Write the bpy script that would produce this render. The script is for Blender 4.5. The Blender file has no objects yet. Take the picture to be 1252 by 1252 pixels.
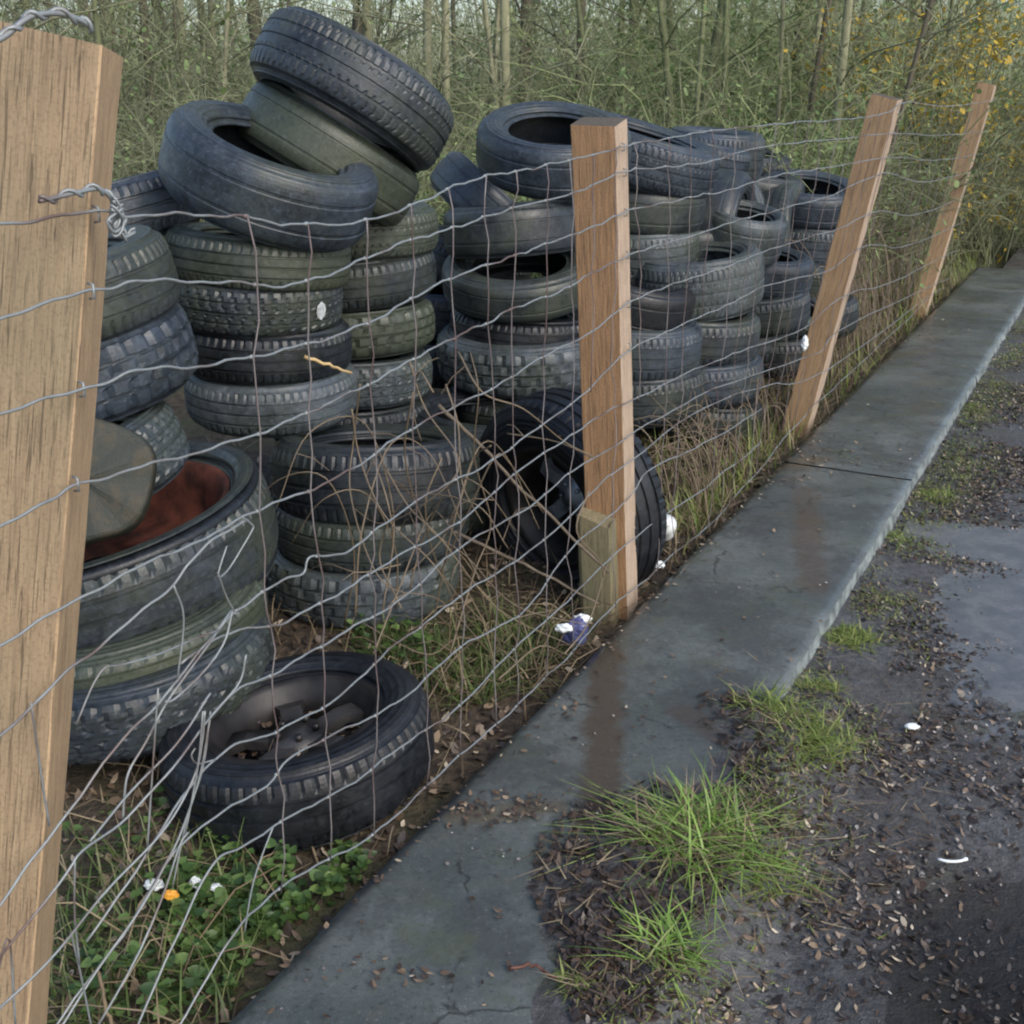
import bpy, math, random
import numpy as np
from mathutils import Vector, Matrix, noise as mnoise
rnd = random.Random(7); NR = np.random.default_rng(11)
S = bpy.context.scene; COL = S.collection
R = math.radians; PI = math.pi
# ------------------------------------------------------------ camera
FOC, HALF = 1400.0, 626.0
CH = 1.4; TH = math.atan(521/1400); ST, CT = math.sin(TH), math.cos(TH)
cam = bpy.data.cameras.new('camera'); camo = bpy.data.objects.new('camera', cam); COL.objects.link(camo)
camo.location = (0, 0, CH); camo.rotation_euler = (PI/2-TH, 0, 0)
cam.lens_unit = 'FOV'; cam.angle = 2*math.atan(HALF/FOC); cam.clip_end = 2000; cam.clip_start = .05
S.camera = camo
def ray(px, py):
    u = (px-HALF)/FOC; v = (HALF-py)/FOC
    return Vector((u, CT+v*ST, -ST+v*CT))
def atY(px, py, Y):
    d = ray(px, py); return Vector((0, 0, CH))+d*(Y/d.y)
def G(px, py, z=0.0):
    d = ray(px, py); return Vector((0, 0, CH))+d*((z-CH)/d.z)
# ------------------------------------------------------------ fence frame: origin P0, along FD, outward FN
FD = Vector((.4664, .8846, 0)); FN = Vector((.8846, -.4664, 0)); P0 = Vector((.361, 3.095, 0))
LK = [(-4, .05), (-1.9, .05), (0, -.045), (2.15, .155), (5.4, .14), (9, .14)]
def lean(s):
    for (a, b), (c, d) in zip(LK, LK[1:]):
        if s <= c: return b+(d-b)*max(0, min(1, (s-a)/(c-a)))
    return LK[-1][1]
def SZ(s, z, off=0.0): return P0+FD*s+FN*(lean(s)*z+off)+Vector((0, 0, z))
def F(px, py, off=0.0):
    d = ray(px, py); o = Vector((0, 0, CH)); c = FN.dot(P0); k = 0.0; s = z = 0
    for _ in range(12):
        # FN.(o+d t) = c + k*z
        t = (c+k*CH+off-FN.dot(o))/(FN.dot(d)-k*d.z)
        p = o+d*t; s = (p-P0).dot(FD); z = p.z; k = .5*k+.5*lean(s)
    return s, z
def so(s, o, z=0.0):   # slab frame: along s, offset o measured as FN.p
    return P0+FD*s+FN*(o-FN.dot(P0))+Vector((0, 0, z))
SL, SR = -1.07, -.57
# ------------------------------------------------------------ mesh helpers
class MB:
    def __init__(s): s.v = []; s.f = []; s.n = 0; s.fm = []
    def add(s, v, f, mi=0):
        v = np.asarray(v, float).reshape(-1, 3); s.v.append(v)
        for q in f: s.f.append(tuple(i+s.n for i in q))
        s.fm += [mi]*len(f); s.n += len(v)
    def tube(s, pts, rad, sides=5, cap=True, mi=0):
        pts = [Vector(p) for p in pts]; n = len(pts)
        if not hasattr(rad, '__len__'): rad = [rad]*n
        V = []; ref = Vector((0, 0, 1))
        t0 = (pts[1]-pts[0]).normalized()
        if abs(t0.z) > .9: ref = Vector((1, 0, 0))
        u = t0.cross(ref).normalized()
        for i in range(n):
            t = (pts[min(i+1, n-1)]-pts[max(i-1, 0)])
            t = t.normalized() if t.length > 1e-9 else t0
            u = (u-t*u.dot(t))
            u = u.normalized() if u.length > 1e-6 else t.orthogonal().normalized()
            w = t.cross(u)
            for k in range(sides):
                a = 2*PI*k/sides; V.append(pts[i]+(u*math.cos(a)+w*math.sin(a))*rad[i])
        f = []
        for i in range(n-1):
            for k in range(sides):
                a = i*sides+k; b = i*sides+(k+1) % sides
                f.append((a, b, b+sides, a+sides))
        if cap:
            f.append(tuple(range(sides))[::-1]); f.append(tuple((n-1)*sides+k for k in range(sides)))
        s.add([tuple(p) for p in V], f, mi)
    def box(s, c, hx, hy, hz, M=None, mi=0):
        v = [Vector((x*hx, y*hy, z*hz)) for z in (-1, 1) for y in (-1, 1) for x in (-1, 1)]
        if M: v = [M@p for p in v]
        v = [tuple(p+Vector(c)) for p in v]
        s.add(v, [(0, 2, 3, 1), (4, 5, 7, 6), (0, 1, 5, 4), (2, 6, 7, 3), (0, 4, 6, 2), (1, 3, 7, 5)], mi)
    def build(s, name, mats, parent=None, smooth=True):
        V = np.concatenate(s.v) if s.v else np.zeros((0, 3))
        me = bpy.data.meshes.new(name)
        L = np.array([len(q) for q in s.f], np.int32)
        idx = np.fromiter((i for q in s.f for i in q), np.int32)
        mesh_np(me, V, L, idx, smooth)
        if not isinstance(mats, (list, tuple)): mats = [mats]
        for m in mats: me.materials.append(m)
        if len(mats) > 1: me.polygons.foreach_set('material_index', np.array(s.fm, np.int32))
        return link(name, me, parent)
def mesh_np(me, V, L, idx, smooth=True):
    me.vertices.add(len(V)); me.vertices.foreach_set('co', np.asarray(V, np.float32).ravel())
    me.loops.add(len(idx)); me.loops.foreach_set('vertex_index', np.asarray(idx, np.int32))
    me.polygons.add(len(L)); st = np.concatenate([[0], np.cumsum(L)[:-1]]).astype(np.int32)
    me.polygons.foreach_set('loop_start', st)
    me.polygons.foreach_set('use_smooth', np.full(len(L), smooth, bool))
    me.update(calc_edges=True); me.validate()
def quads_obj(name, V, Q, mat, parent=None, smooth=True):
    me = bpy.data.meshes.new(name); Q = np.asarray(Q, np.int32)
    mesh_np(me, V, np.full(len(Q), Q.shape[1], np.int32), Q.ravel(), smooth)
    for m in (mat if isinstance(mat, (list, tuple)) else [mat]): me.materials.append(m)
    return link(name, me, parent)
def link(name, data, parent=None):
    o = bpy.data.objects.new(name, data); COL.objects.link(o)
    if parent: o.parent = parent
    return o
def thing(name, label, cat, loc=(0, 0, 0), group=None):
    o = link(name, None); o.location = loc; o.empty_display_size = .1; return tag(o, label, cat, group)
def tag(o, label, cat, group=None, kind=None):
    o['label'] = label; o['category'] = cat
    if group: o['group'] = group
    if kind: o['kind'] = kind
    return o
def struct(o): o['kind'] = 'structure'; return o
def stuff(o, label, cat): return tag(o, label, cat, None, 'stuff')
def copy_tree(o, parent=None):
    c = o.copy(); COL.objects.link(c); c.parent = parent
    for ch in list(o.children): copy_tree(ch, c)
    return c
def cr(pts, sub=6):      # catmull-rom
    pts = [Vector(p) for p in pts]; out = []
    P = [pts[0]*2-pts[1]]+pts+[pts[-1]*2-pts[-2]]
    for i in range(1, len(P)-2):
        a, b, c, d = P[i-1:i+3]
        for k in range(sub):
            t = k/sub
            out.append(.5*((2*b)+(c-a)*t+(2*a-5*b+4*c-d)*t*t+(3*b-a-3*c+d)*t**3))
    out.append(pts[-1]); return out
# ------------------------------------------------------------ materials
def mat(name):
    m = bpy.data.materials.new(name); m.use_nodes = True; nt = m.node_tree
    return m, nt, nt.nodes['Principled BSDF']
def N(nt, t, **k):
    n = nt.nodes.new(t)
    for a, b in k.items():
        if a in n.inputs.keys(): n.inputs[a].default_value = b
        else: setattr(n, a, b)
    return n
def ramp(nt, stops, src):
    r = N(nt, 'ShaderNodeValToRGB'); e = r.color_ramp.elements
    while len(e) < len(stops): e.new(.5)
    for x, (p, c) in zip(e, stops):
        x.position = p; x.color = (*c, 1) if len(c) == 3 else c
    nt.links.new(src, r.inputs[0]); return r.outputs[0]
def g3(v): return (v, v, v)
def noise(nt, scale, detail=4, rough=.55, vec=None, coord='Object', sc=None):
    tc = N(nt, 'ShaderNodeTexCoord'); n = N(nt, 'ShaderNodeTexNoise', Scale=scale, Detail=detail, Roughness=rough)
    v = tc.outputs[coord]
    if sc:
        mp = N(nt, 'ShaderNodeMapping'); mp.inputs['Scale'].default_value = sc; nt.links.new(v, mp.inputs[0]); v = mp.outputs[0]
    nt.links.new(vec or v, n.inputs['Vector']); return n.outputs['Fac']
def mixc(nt, fac, a, b, mode='MIX'):
    m = N(nt, 'ShaderNodeMix', data_type='RGBA', blend_type=mode)
    for i, x in ((0, fac), (6, a), (7, b)):
        if hasattr(x, 'links'): nt.links.new(x, m.inputs[i])
        else: m.inputs[i].default_value = x if i == 0 else (*x, 1)
    return m.outputs[2]
def mathn(nt, op, a, b=None, clamp=False):
    m = N(nt, 'ShaderNodeMath', operation=op, use_clamp=clamp)
    for i, x in ((0, a), (1, b)):
        if x is None: continue
        if hasattr(x, 'links'): nt.links.new(x, m.inputs[i])
        else: m.inputs[i].default_value = x
    return m.outputs[0]
def bump(nt, bs, h, st=.3, dist=.01):
    b = N(nt, 'ShaderNodeBump', Strength=st, Distance=dist); nt.links.new(h, b.inputs['Height'])
    nt.links.new(b.outputs[0], bs.inputs['Normal'])
def rubber(name, base, dust, moss=0.0, rgh=(.30, .52), rings=False, mosscol=(.062, .074, .048)):
    m, nt, bs = mat(name)
    oi = N(nt, 'ShaderNodeObjectInfo'); tc = N(nt, 'ShaderNodeTexCoord')
    ad = N(nt, 'ShaderNodeVectorMath', operation='ADD'); nt.links.new(tc.outputs['Object'], ad.inputs[0])
    sc = N(nt, 'ShaderNodeVectorMath', operation='SCALE'); nt.links.new(oi.outputs['Location'], sc.inputs[0]); sc.inputs['Scale'].default_value = 7.3
    nt.links.new(sc.outputs[0], ad.inputs[1]); vec = ad.outputs[0]
    n1 = noise(nt, 5, 6, .65, vec); n2 = noise(nt, 38, 3, .6, vec); n3 = noise(nt, 140, 2, .6, vec)
    f = ramp(nt, [(.40, g3(0)), (.66, g3(1))], mathn(nt, 'ADD', mathn(nt, 'MULTIPLY', n1, .75), mathn(nt, 'MULTIPLY', n2, .28)))
    c = mixc(nt, f, base, dust)
    if moss:
        geo = N(nt, 'ShaderNodeNewGeometry'); sp = N(nt, 'ShaderNodeSeparateXYZ'); nt.links.new(geo.outputs['Normal'], sp.inputs[0])
        n4 = noise(nt, 3.2, 5, .7, vec)
        mf = ramp(nt, [(.50-.22*moss, g3(0)), (.72-.2*moss, g3(min(1, .55+.4*moss)))], mathn(nt, 'ADD', n4, mathn(nt, 'MULTIPLY', sp.outputs[2], .06)))
        c = mixc(nt, mf, c, mosscol)
    nt.links.new(c, bs.inputs['Base Color'])
    n5 = noise(nt, 70, 5, .8, vec)
    c = mixc(nt, ramp(nt, [(.55, g3(0)), (.68, g3(.7))], n5), c, tuple(x*1.7 for x in dust))
    c = mixc(nt, ramp(nt, [(.34, g3(.6)), (.46, g3(0))], n5), c, tuple(x*.5 for x in base))
    nt.links.new(c, bs.inputs['Base Color'])
    rr = ramp(nt, [(.3, g3(rgh[0])), (.7, g3(rgh[1]))], n2); nt.links.new(rr, bs.inputs['Roughness'])
    h = mathn(nt, 'ADD', mathn(nt, 'MULTIPLY', n3, .35), mathn(nt, 'MULTIPLY', n2, .6))
    if rings:
        sx = N(nt, 'ShaderNodeSeparateXYZ'); nt.links.new(tc.outputs['Object'], sx.inputs[0])
        r2 = mathn(nt, 'SQRT', mathn(nt, 'ADD', mathn(nt, 'MULTIPLY', sx.outputs[0], sx.outputs[0]), mathn(nt, 'MULTIPLY', sx.outputs[1], sx.outputs[1])))
        sn = mathn(nt, 'POWER', mathn(nt, 'ABSOLUTE', mathn(nt, 'SINE', mathn(nt, 'MULTIPLY', r2, 190.0))), 4.0)
        h = mathn(nt, 'ADD', h, mathn(nt, 'MULTIPLY', sn, .8))
    bump(nt, bs, h, .55, .004); return m
RUB = {}
for key, b, d, ms in (('dark', (.008, .010, .012), (.026, .032, .040), .15), ('mid', (.012, .016, .021), (.044, .055, .068), .35),
                      ('blue', (.015, .021, .030), (.056, .073, .095), .12), ('moss', (.020, .026, .024), (.066, .080, .070), .75),
                      ('pale', (.030, .038, .045), (.105, .126, .142), .35), ('black', (.006, .007, .009), (.020, .023, .028), 0)):
    RUB[key] = (rubber(key+'_tread', b, d, ms), rubber(key+'_sidewall', tuple(x*1.1 for x in b), d, ms*.7, (.3, .55), True),
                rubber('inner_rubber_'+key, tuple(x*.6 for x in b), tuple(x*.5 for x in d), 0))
def wood_mat(name, c1, c2, c3, rgh=.7, green=0, face_long='z'):
    m, nt, bs = mat(name)
    n1 = noise(nt, 9, 5, .6, sc=(9, 9, .55)); n2 = noise(nt, 30, 4, .6, sc=(8, 8, .35)); n3 = noise(nt, 2.5, 3, .5)
    c = mixc(nt, ramp(nt, [(.35, g3(0)), (.65, g3(1))], n1), c1, c2)
    n4 = noise(nt, 70, 3, .7, sc=(5, 5, .12)); n5 = noise(nt, 7, 5, .75, sc=(2, 2, .5)); n6 = noise(nt, 200, 2, .6)
    c = mixc(nt, ramp(nt, [(.54, g3(0)), (.66, g3(.75))], n2), c, c3)
    c = mixc(nt, ramp(nt, [(.60, g3(0)), (.64, g3(.85))], n4), c, tuple(x*.45 for x in c3))
    c = mixc(nt, ramp(nt, [(.58, g3(0)), (.72, g3(.6))], n5), c, c3)
    c = mixc(nt, ramp(nt, [(.35, g3(.45)), (.5, g3(0))], n6), c, c3)
    if green: c = mixc(nt, ramp(nt, [(.38, g3(0)), (.62, g3(green))], n3), c, (.13, .14, .085))
    nt.links.new(c, bs.inputs['Base Color']); bs.inputs['Roughness'].default_value = rgh
    bump(nt, bs, mathn(nt, 'ADD', mathn(nt, 'SUBTRACT', n1, mathn(nt, 'MULTIPLY', ramp(nt, [(.60, g3(0)), (.64, g3(1))], n4), .8)), mathn(nt, 'MULTIPLY', n2, .8)), .6, .006); return m
WOOD_N = wood_mat('weathered_softwood', (.36, .265, .16), (.30, .21, .125), (.17, .115, .07), green=.28)
WOOD_NS = wood_mat('lit_orange_softwood', (.52, .37, .22), (.45, .31, .18), (.27, .18, .11))  # oranger wood, lightened in colour as the side the light falls on
WOOD_F = wood_mat('treated_orange_wood', (.38, .225, .115), (.31, .18, .088), (.17, .10, .055))
WOOD_F2 = wood_mat('tan_treated_wood', (.40, .265, .145), (.33, .21, .11), (.19, .125, .07))
WOOD_FS = wood_mat('lit_edge_wood', (.52, .41, .31), (.45, .34, .25), (.30, .21, .14))  # light on the path-facing post sides, put into a paler wood colour
WOOD_T = wood_mat('dark_end_grain', (.10, .08, .055), (.14, .115, .08), (.05, .04, .03))
WOOD_G = wood_mat('mossy_post_foot', (.27, .22, .13), (.21, .18, .10), (.11, .09, .05), green=.6)
BARK = {}
for k, a, b, c in (('pale', (.40, .38, .25), (.27, .27, .16), (.12, .12, .08)), ('brown', (.20, .17, .12), (.13, .115, .08), (.06, .052, .04)),
                   ('green', (.25, .27, .14), (.16, .18, .09), (.08, .09, .05))):
    m, nt, bs = mat(k+'_bark')
    n1 = noise(nt, 14, 5, .6, sc=(1, 1, .35)); n2 = noise(nt, 3, 3)
    nt.links.new(mixc(nt, ramp(nt, [(.35, g3(0)), (.6, g3(1))], n2), mixc(nt, ramp(nt, [(.35, g3(0)), (.65, g3(1))], n1), c, a), b), bs.inputs['Base Color'])
    bs.inputs['Roughness'].default_value = .85; bump(nt, bs, n1, .5, .01); BARK[k] = m
def island(name, stops, rgh=.6, sub=0.0, bmp=False):
    m, nt, bs = mat(name); g = N(nt, 'ShaderNodeNewGeometry')
    nt.links.new(ramp(nt, stops, g.outputs['Random Per Island']), bs.inputs['Base Color']); bs.inputs['Roughness'].default_value = rgh
    if sub:
        tr = N(nt, 'ShaderNodeBsdfTranslucent'); mx = N(nt, 'ShaderNodeMixShader', Fac=sub)
        r = nt.nodes[-1] if False else None
        nt.links.new(bs.inputs['Base Color'].links[0].from_socket, tr.inputs[0])
        nt.links.new(bs.outputs[0], mx.inputs[1]); nt.links.new(tr.outputs[0], mx.inputs[2])
        nt.links.new(mx.outputs[0], nt.nodes['Material Output'].inputs[0])
    return m
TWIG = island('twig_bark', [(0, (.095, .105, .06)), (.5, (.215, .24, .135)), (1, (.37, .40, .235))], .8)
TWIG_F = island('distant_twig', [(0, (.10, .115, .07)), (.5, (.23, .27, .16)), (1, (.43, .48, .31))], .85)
TWIG_G = island('green_twig', [(0, (.15, .18, .08)), (1, (.33, .38, .18))], .8)
STRAW = island('dry_stem', [(0, (.08, .055, .032)), (.55, (.17, .125, .07)), (1, (.36, .29, .18))], .7)
CANE = island('bramble_cane', [(0, (.10, .07, .045)), (.5, (.17, .13, .085)), (1, (.24, .19, .13))], .65)
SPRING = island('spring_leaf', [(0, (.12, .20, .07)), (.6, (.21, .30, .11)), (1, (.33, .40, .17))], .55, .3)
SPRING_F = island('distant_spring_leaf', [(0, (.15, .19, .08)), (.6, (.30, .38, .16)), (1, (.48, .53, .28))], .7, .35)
YELLOW = island('yellow_blossom', [(0, (.45, .30, .03)), (1, (.65, .48, .06))], .6, .2)
GRASS = island('grass_blade', [(0, (.09, .17, .03)), (.5, (.22, .36, .07)), (.88, (.36, .50, .13)), (1, (.45, .40, .2))], .42, .25)
GRASS_D = island('dark_grass', [(0, (.05, .08, .02)), (.6, (.11, .17, .04)), (1, (.22, .22, .09))], .5, .2)  # darker, duller green for grass on the field side
GRASS_Y = island('mossy_grass', [(0, (.10, .14, .03)), (.6, (.21, .28, .06)), (1, (.34, .34, .12))], .55, .2)
WEED = island('weed_leaf', [(0, (.03, .065, .018)), (.6, (.085, .155, .04)), (1, (.18, .27, .08))], .42, .2)
LEAF = island('dead_leaf', [(0, (.03, .022, .017)), (.4, (.07, .048, .034)), (.7, (.13, .088, .055)), (.88, (.27, .20, .13)), (1, (.50, .43, .32))], .5)
LEAF_D = island('wet_dark_leaf', [(0, (.018, .014, .012)), (.6, (.042, .030, .023)), (1, (.10, .065, .042))], .35)
SCRUB = island('scrub_twig', [(0, (.09, .095, .055)), (.5, (.19, .205, .12)), (1, (.34, .36, .21))], .8)
def plain(name, col, rgh=.5, metal=0.0, ns=30, var=.25, bm=.2):
    m, nt, bs = mat(name); n = noise(nt, ns, 4)
    nt.links.new(mixc(nt, ramp(nt, [(.35, g3(0)), (.65, g3(1))], n), tuple(c*(1-var) for c in col), tuple(min(1, c*(1+var)) for c in col)), bs.inputs['Base Color'])
    bs.inputs['Roughness'].default_value = rgh; bs.inputs['Metallic'].default_value = metal
    bump(nt, bs, n, bm, .003); return m
m, nt, bs = mat('galvanised_wire')
n1 = noise(nt, 6, 4); n2 = noise(nt, 60, 3)
nt.links.new(mixc(nt, ramp(nt, [(.52, g3(0)), (.66, g3(1))], n1), mixc(nt, n2, (.19, .215, .22), (.33, .36, .37)), (.15, .11, .10)), bs.inputs['Base Color'])
bs.inputs['Roughness'].default_value = .5; bs.inputs['Metallic'].default_value = .35; WIRE = m
m, nt, bs = mat('rusty_stay_wire')
n1 = noise(nt, 5, 4)
nt.links.new(mixc(nt, ramp(nt, [(.35, g3(0)), (.6, g3(1))], n1), (.12, .08, .078), (.24, .22, .22)), bs.inputs['Base Color'])
bs.inputs['Roughness'].default_value = .6; bs.inputs['Metallic'].default_value = .25; WIRE_R = m
RUST = plain('rusty_steel', (.105, .032, .020), .8, .1, 11, .7, .6)
ALLOY = plain('dirty_alloy', (.30,.33,.36), .38, .55, 12, .4, .3)
ALLOY_D = plain('grimy_alloy', (.26, .29, .32), .45, .4, 9, .7, .4)  # slightly darker grimy alloy for the standing wheel's spokes
STEEL = plain('grimy_steel', (.040, .038, .037), .42, .3, 9, .9, .6)
BARREL = plain('muddy_barrel', (.016, .014, .013), .5, 0, 12, .7, .6)
WHITEP = plain('white_plastic', (.75, .80, .80), .4, 0, 20, .08)
BLUEP = plain('blue_foil', (.09, .10, .24), .35, .1, 20, .3)
ORANGEP = plain('orange_wrapper', (.75, .34, .04), .4, 0, 20, .15)
# ------------------------------------------------------------ world + sun
w = bpy.data.worlds.new('World'); S.world = w; w.use_nodes = True; wn = w.node_tree
sky = wn.nodes.new('ShaderNodeTexSky'); sky.sky_type = 'NISHITA'; sky.sun_disc = False
SE, SA = R(40), R(140)
sky.sun_elevation = SE; sky.sun_rotation = SA; sky.dust_density = 2.5; sky.ozone_density = 1.0; sky.air_density = 1.0
bg = wn.nodes['Background']; wn.links.new(sky.outputs[0], bg.inputs[0]); bg.inputs[1].default_value = .13
sd = bpy.data.lights.new('sun', 'SUN'); sd.energy = .8; sd.angle = R(35); sd.color = (1, .98, .94)
so_ = link('sun', sd); dirv = Vector((math.sin(SA)*math.cos(SE), math.cos(SA)*math.cos(SE), math.sin(SE)))
so_.rotation_euler = dirv.to_track_quat('Z', 'Y').to_euler(); so_.location = dirv*30
S.view_settings.view_transform = 'Standard'; S.view_settings.look = 'None'; S.view_settings.gamma = 1
S.view_settings.exposure = .85
S.cycles.filter_width = 2.1; S.cycles.max_bounces = 6; S.cycles.diffuse_bounces = 3
# ------------------------------------------------------------ ground
def fbm(x, y, sc, seed=0, oc=3):
    return mnoise.fractal(Vector((x*sc+seed, y*sc-seed, seed*.37)), 1.0, 2.0, oc)
def nonuni(a, b, c, d, fine, n):
    L = list(a+(b-a)*(1-np.linspace(1, 0, n)**2)) if a < b else []
    L = list(b-(b-a)*np.linspace(1, 0, n, endpoint=False)**3)
    M = list(np.arange(b, c, fine)); H = list(c+(d-c)*np.linspace(0, 1, n)**3)
    return np.array(L+M+H)
def grid_obj(name, xs, ys, fn, mat):
    nx, ny = len(xs), len(ys); V = np.zeros((nx*ny, 3))
    k = 0
    for y in ys:
        for x in xs: V[k] = fn(x, y); k += 1
    i, j = np.meshgrid(np.arange(nx-1), np.arange(ny-1)); a = (j*nx+i).ravel()
    return quads_obj(name, V, np.stack([a, a+1, a+1+nx, a+nx], 1), mat)
def hillz(x, y):
    t = max(0, min(1, (y-15)/14)); t = t*t*(3-2*t)
    return t*(1.75+.25*math.sin(x*.21)+.2*fbm(x, y, .15, 5))
def gz(x, y):
    o = FN.x*x+FN.y*y
    d = math.hypot(x, y)
    z = -.085+.022*fbm(x, y, 2.2, 3) if d < 14 else -.085
    if o > -1.12: z -= .12*min(1, (o+1.12)/.05)
    return z+hillz(x, y)
m, nt, bs = mat('soil_and_litter')
n1 = noise(nt, 2.2, 6, .65); n2 = noise(nt, 28, 5, .7); n3 = noise(nt, 1.1, 3)
c = mixc(nt, ramp(nt, [(.38, g3(0)), (.62, g3(1))], n2), (.03, .022, .015), (.11, .08, .05))
c = mixc(nt, ramp(nt, [(.45, g3(0)), (.66, g3(.8))], n1), c, (.05, .065, .024))
c = mixc(nt, ramp(nt, [(.5, g3(0)), (.7, g3(.6))], n3), c, (.13, .10, .06))
tc = N(nt, 'ShaderNodeTexCoord'); sx = N(nt, 'ShaderNodeSeparateXYZ'); nt.links.new(tc.outputs['Object'], sx.inputs[0])
n4 = noise(nt, 6, 6, .75); wc = mixc(nt, ramp(nt, [(.4, g3(0)), (.6, g3(1))], n4), (.07, .065, .04), (.19, .22, .11))
c = mixc(nt, mathn(nt, 'MULTIPLY', mathn(nt, 'SUBTRACT', sx.outputs[1], 8.5), .35, True), c, wc)
nt.links.new(c, bs.inputs['Base Color']); bs.inputs['Roughness'].default_value = .75; bump(nt, bs, n2, .9, .03); SOIL = m
ground = struct(grid_obj('ground', nonuni(-220, -2.6, 3.4, 220, .06, 26), nonuni(-160, 1.0, 8.6, 320, .06, 30), lambda x, y: (x, y, gz(x, y)), SOIL))
# muddy path
m, nt, bs = mat('wet_muddy_asphalt')
n1 = noise(nt, 1.7, 6, .65); n2 = noise(nt, 45, 5, .7); n3 = noise(nt, 160, 3, .7); n4 = noise(nt, 5, 4)
c = mixc(nt, ramp(nt, [(.35, g3(0)), (.65, g3(1))], n2), (.045, .046, .048), (.13, .13, .13))
c = mixc(nt, ramp(nt, [(.45, g3(0)), (.6, g3(.7))], n1), c, (.06, .05, .043))
c = mixc(nt, ramp(nt, [(.62, g3(0)), (.72, g3(.7))], n3), c, (.26, .24, .22))
c = mixc(nt, ramp(nt, [(.55, g3(0)), (.7, g3(.45))], n4), c, (.06, .08, .025))
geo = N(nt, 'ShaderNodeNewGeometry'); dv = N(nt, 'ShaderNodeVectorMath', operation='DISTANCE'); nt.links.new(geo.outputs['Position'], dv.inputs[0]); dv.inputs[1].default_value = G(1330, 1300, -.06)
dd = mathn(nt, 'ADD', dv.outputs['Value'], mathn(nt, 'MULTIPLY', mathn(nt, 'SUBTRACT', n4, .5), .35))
c = mixc(nt, ramp(nt, [(.22, g3(.96)), (.52, g3(0))], dd), c, (.010, .0095, .010))  # shade over the near right corner painted into the path as black
nt.links.new(c, bs.inputs['Base Color'])
nt.links.new(ramp(nt, [(.35, g3(.22)), (.62, g3(.6))], n4), bs.inputs['Roughness'])
bump(nt, bs, mathn(nt, 'ADD', n2, mathn(nt, 'MULTIPLY', n3, .5)), .7, .012); MUD = m
PC = [(G(1260, 760, -.045), .62, .34, .030), (G(1330, 1230, -.045), .36, .36, .034), (G(1215, 660, -.045), .18, .5, .02)]
def pathz(x, y):
    z = -.046+.007*fbm(x, y, 1.3, 9)+.0045*fbm(x, y, 9, 2)+.002*fbm(x, y, 30, 2)
    for c, rx, ry, dp in PC:
        dx, dy = x-c.x, y-c.y; q = ((dx*FD.x+dy*FD.y)/rx)**2+((dx*FN.x+dy*FN.y)/ry)**2
        z -= dp*math.exp(-q)
    o = FN.x*x+FN.y*y; s_ = (x-P0.x)*FD.x+(y-P0.y)*FD.y
    if o < -.3 and s_ < 0:
        ol = -.60-.20*math.exp(-((s_+1.25)/.24)**2)-.11*math.exp(-((s_+.52)/.13)**2)+.03*fbm(x, y, 8, 5)
        k = min(1, max(0, (-.22-s_)/.35))
        m_ = min(.016, (o-ol)*.16)*min(1, max(0, (-.34-o)/.14)) if o < -.34 else 0
        z = z+(max(m_, -.03)+.046)*k*min(1, max(0, (-.34-o)/.14))
    return z
ss = np.concatenate([np.arange(-4, 5, .05), np.arange(5, 26, .4)]); oo = np.concatenate([np.arange(-.90, 1.2, .03), np.arange(1.2, 9, .4)])
def pf(o, s):
    p = so(s, o); return (p.x, p.y, pathz(p.x, p.y))
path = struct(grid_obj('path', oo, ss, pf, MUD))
# concrete strip
m, nt, bs = mat('wet_concrete')
n1 = noise(nt, 1.6, 6, .6); n2 = noise(nt, 22, 5, .7); n3 = noise(nt, 220, 2, .6); n4 = noise(nt, 3.3, 5, .7); n5 = noise(nt, 7, 6, .75)
c = mixc(nt, ramp(nt, [(.42, g3(0)), (.58, g3(1))], n1), (.066, .080, .076), (.135, .150, .140))
c = mixc(nt, ramp(nt, [(.45, g3(0)), (.7, g3(.5))], n2), c, (.07, .076, .068))
c = mixc(nt, ramp(nt, [(.56, g3(0)), (.68, g3(.55))], n5), c, (.105, .095, .068))
c = mixc(nt, ramp(nt, [(.66, g3(0)), (.74, g3(.5))], n3), c, (.27, .28, .27))
n6 = noise(nt, 90, 5, .8); n7 = noise(nt, 2.6, 8, .72); n8 = noise(nt, 420, 2, .7)
c = mixc(nt, ramp(nt, [(.42, g3(.85)), (.5, g3(0))], n7), c, (.058, .064, .060))
c = mixc(nt, ramp(nt, [(.59, g3(0)), (.68, g3(.4))], n6), c, (.28, .29, .27))
c = mixc(nt, ramp(nt, [(.36, g3(.8)), (.44, g3(0))], n6), c, (.035, .037, .033))
c = mixc(nt, ramp(nt, [(.35, g3(.5)), (.48, g3(0))], n8), c, (.04, .045, .045))
geo = N(nt, 'ShaderNodeNewGeometry')
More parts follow.
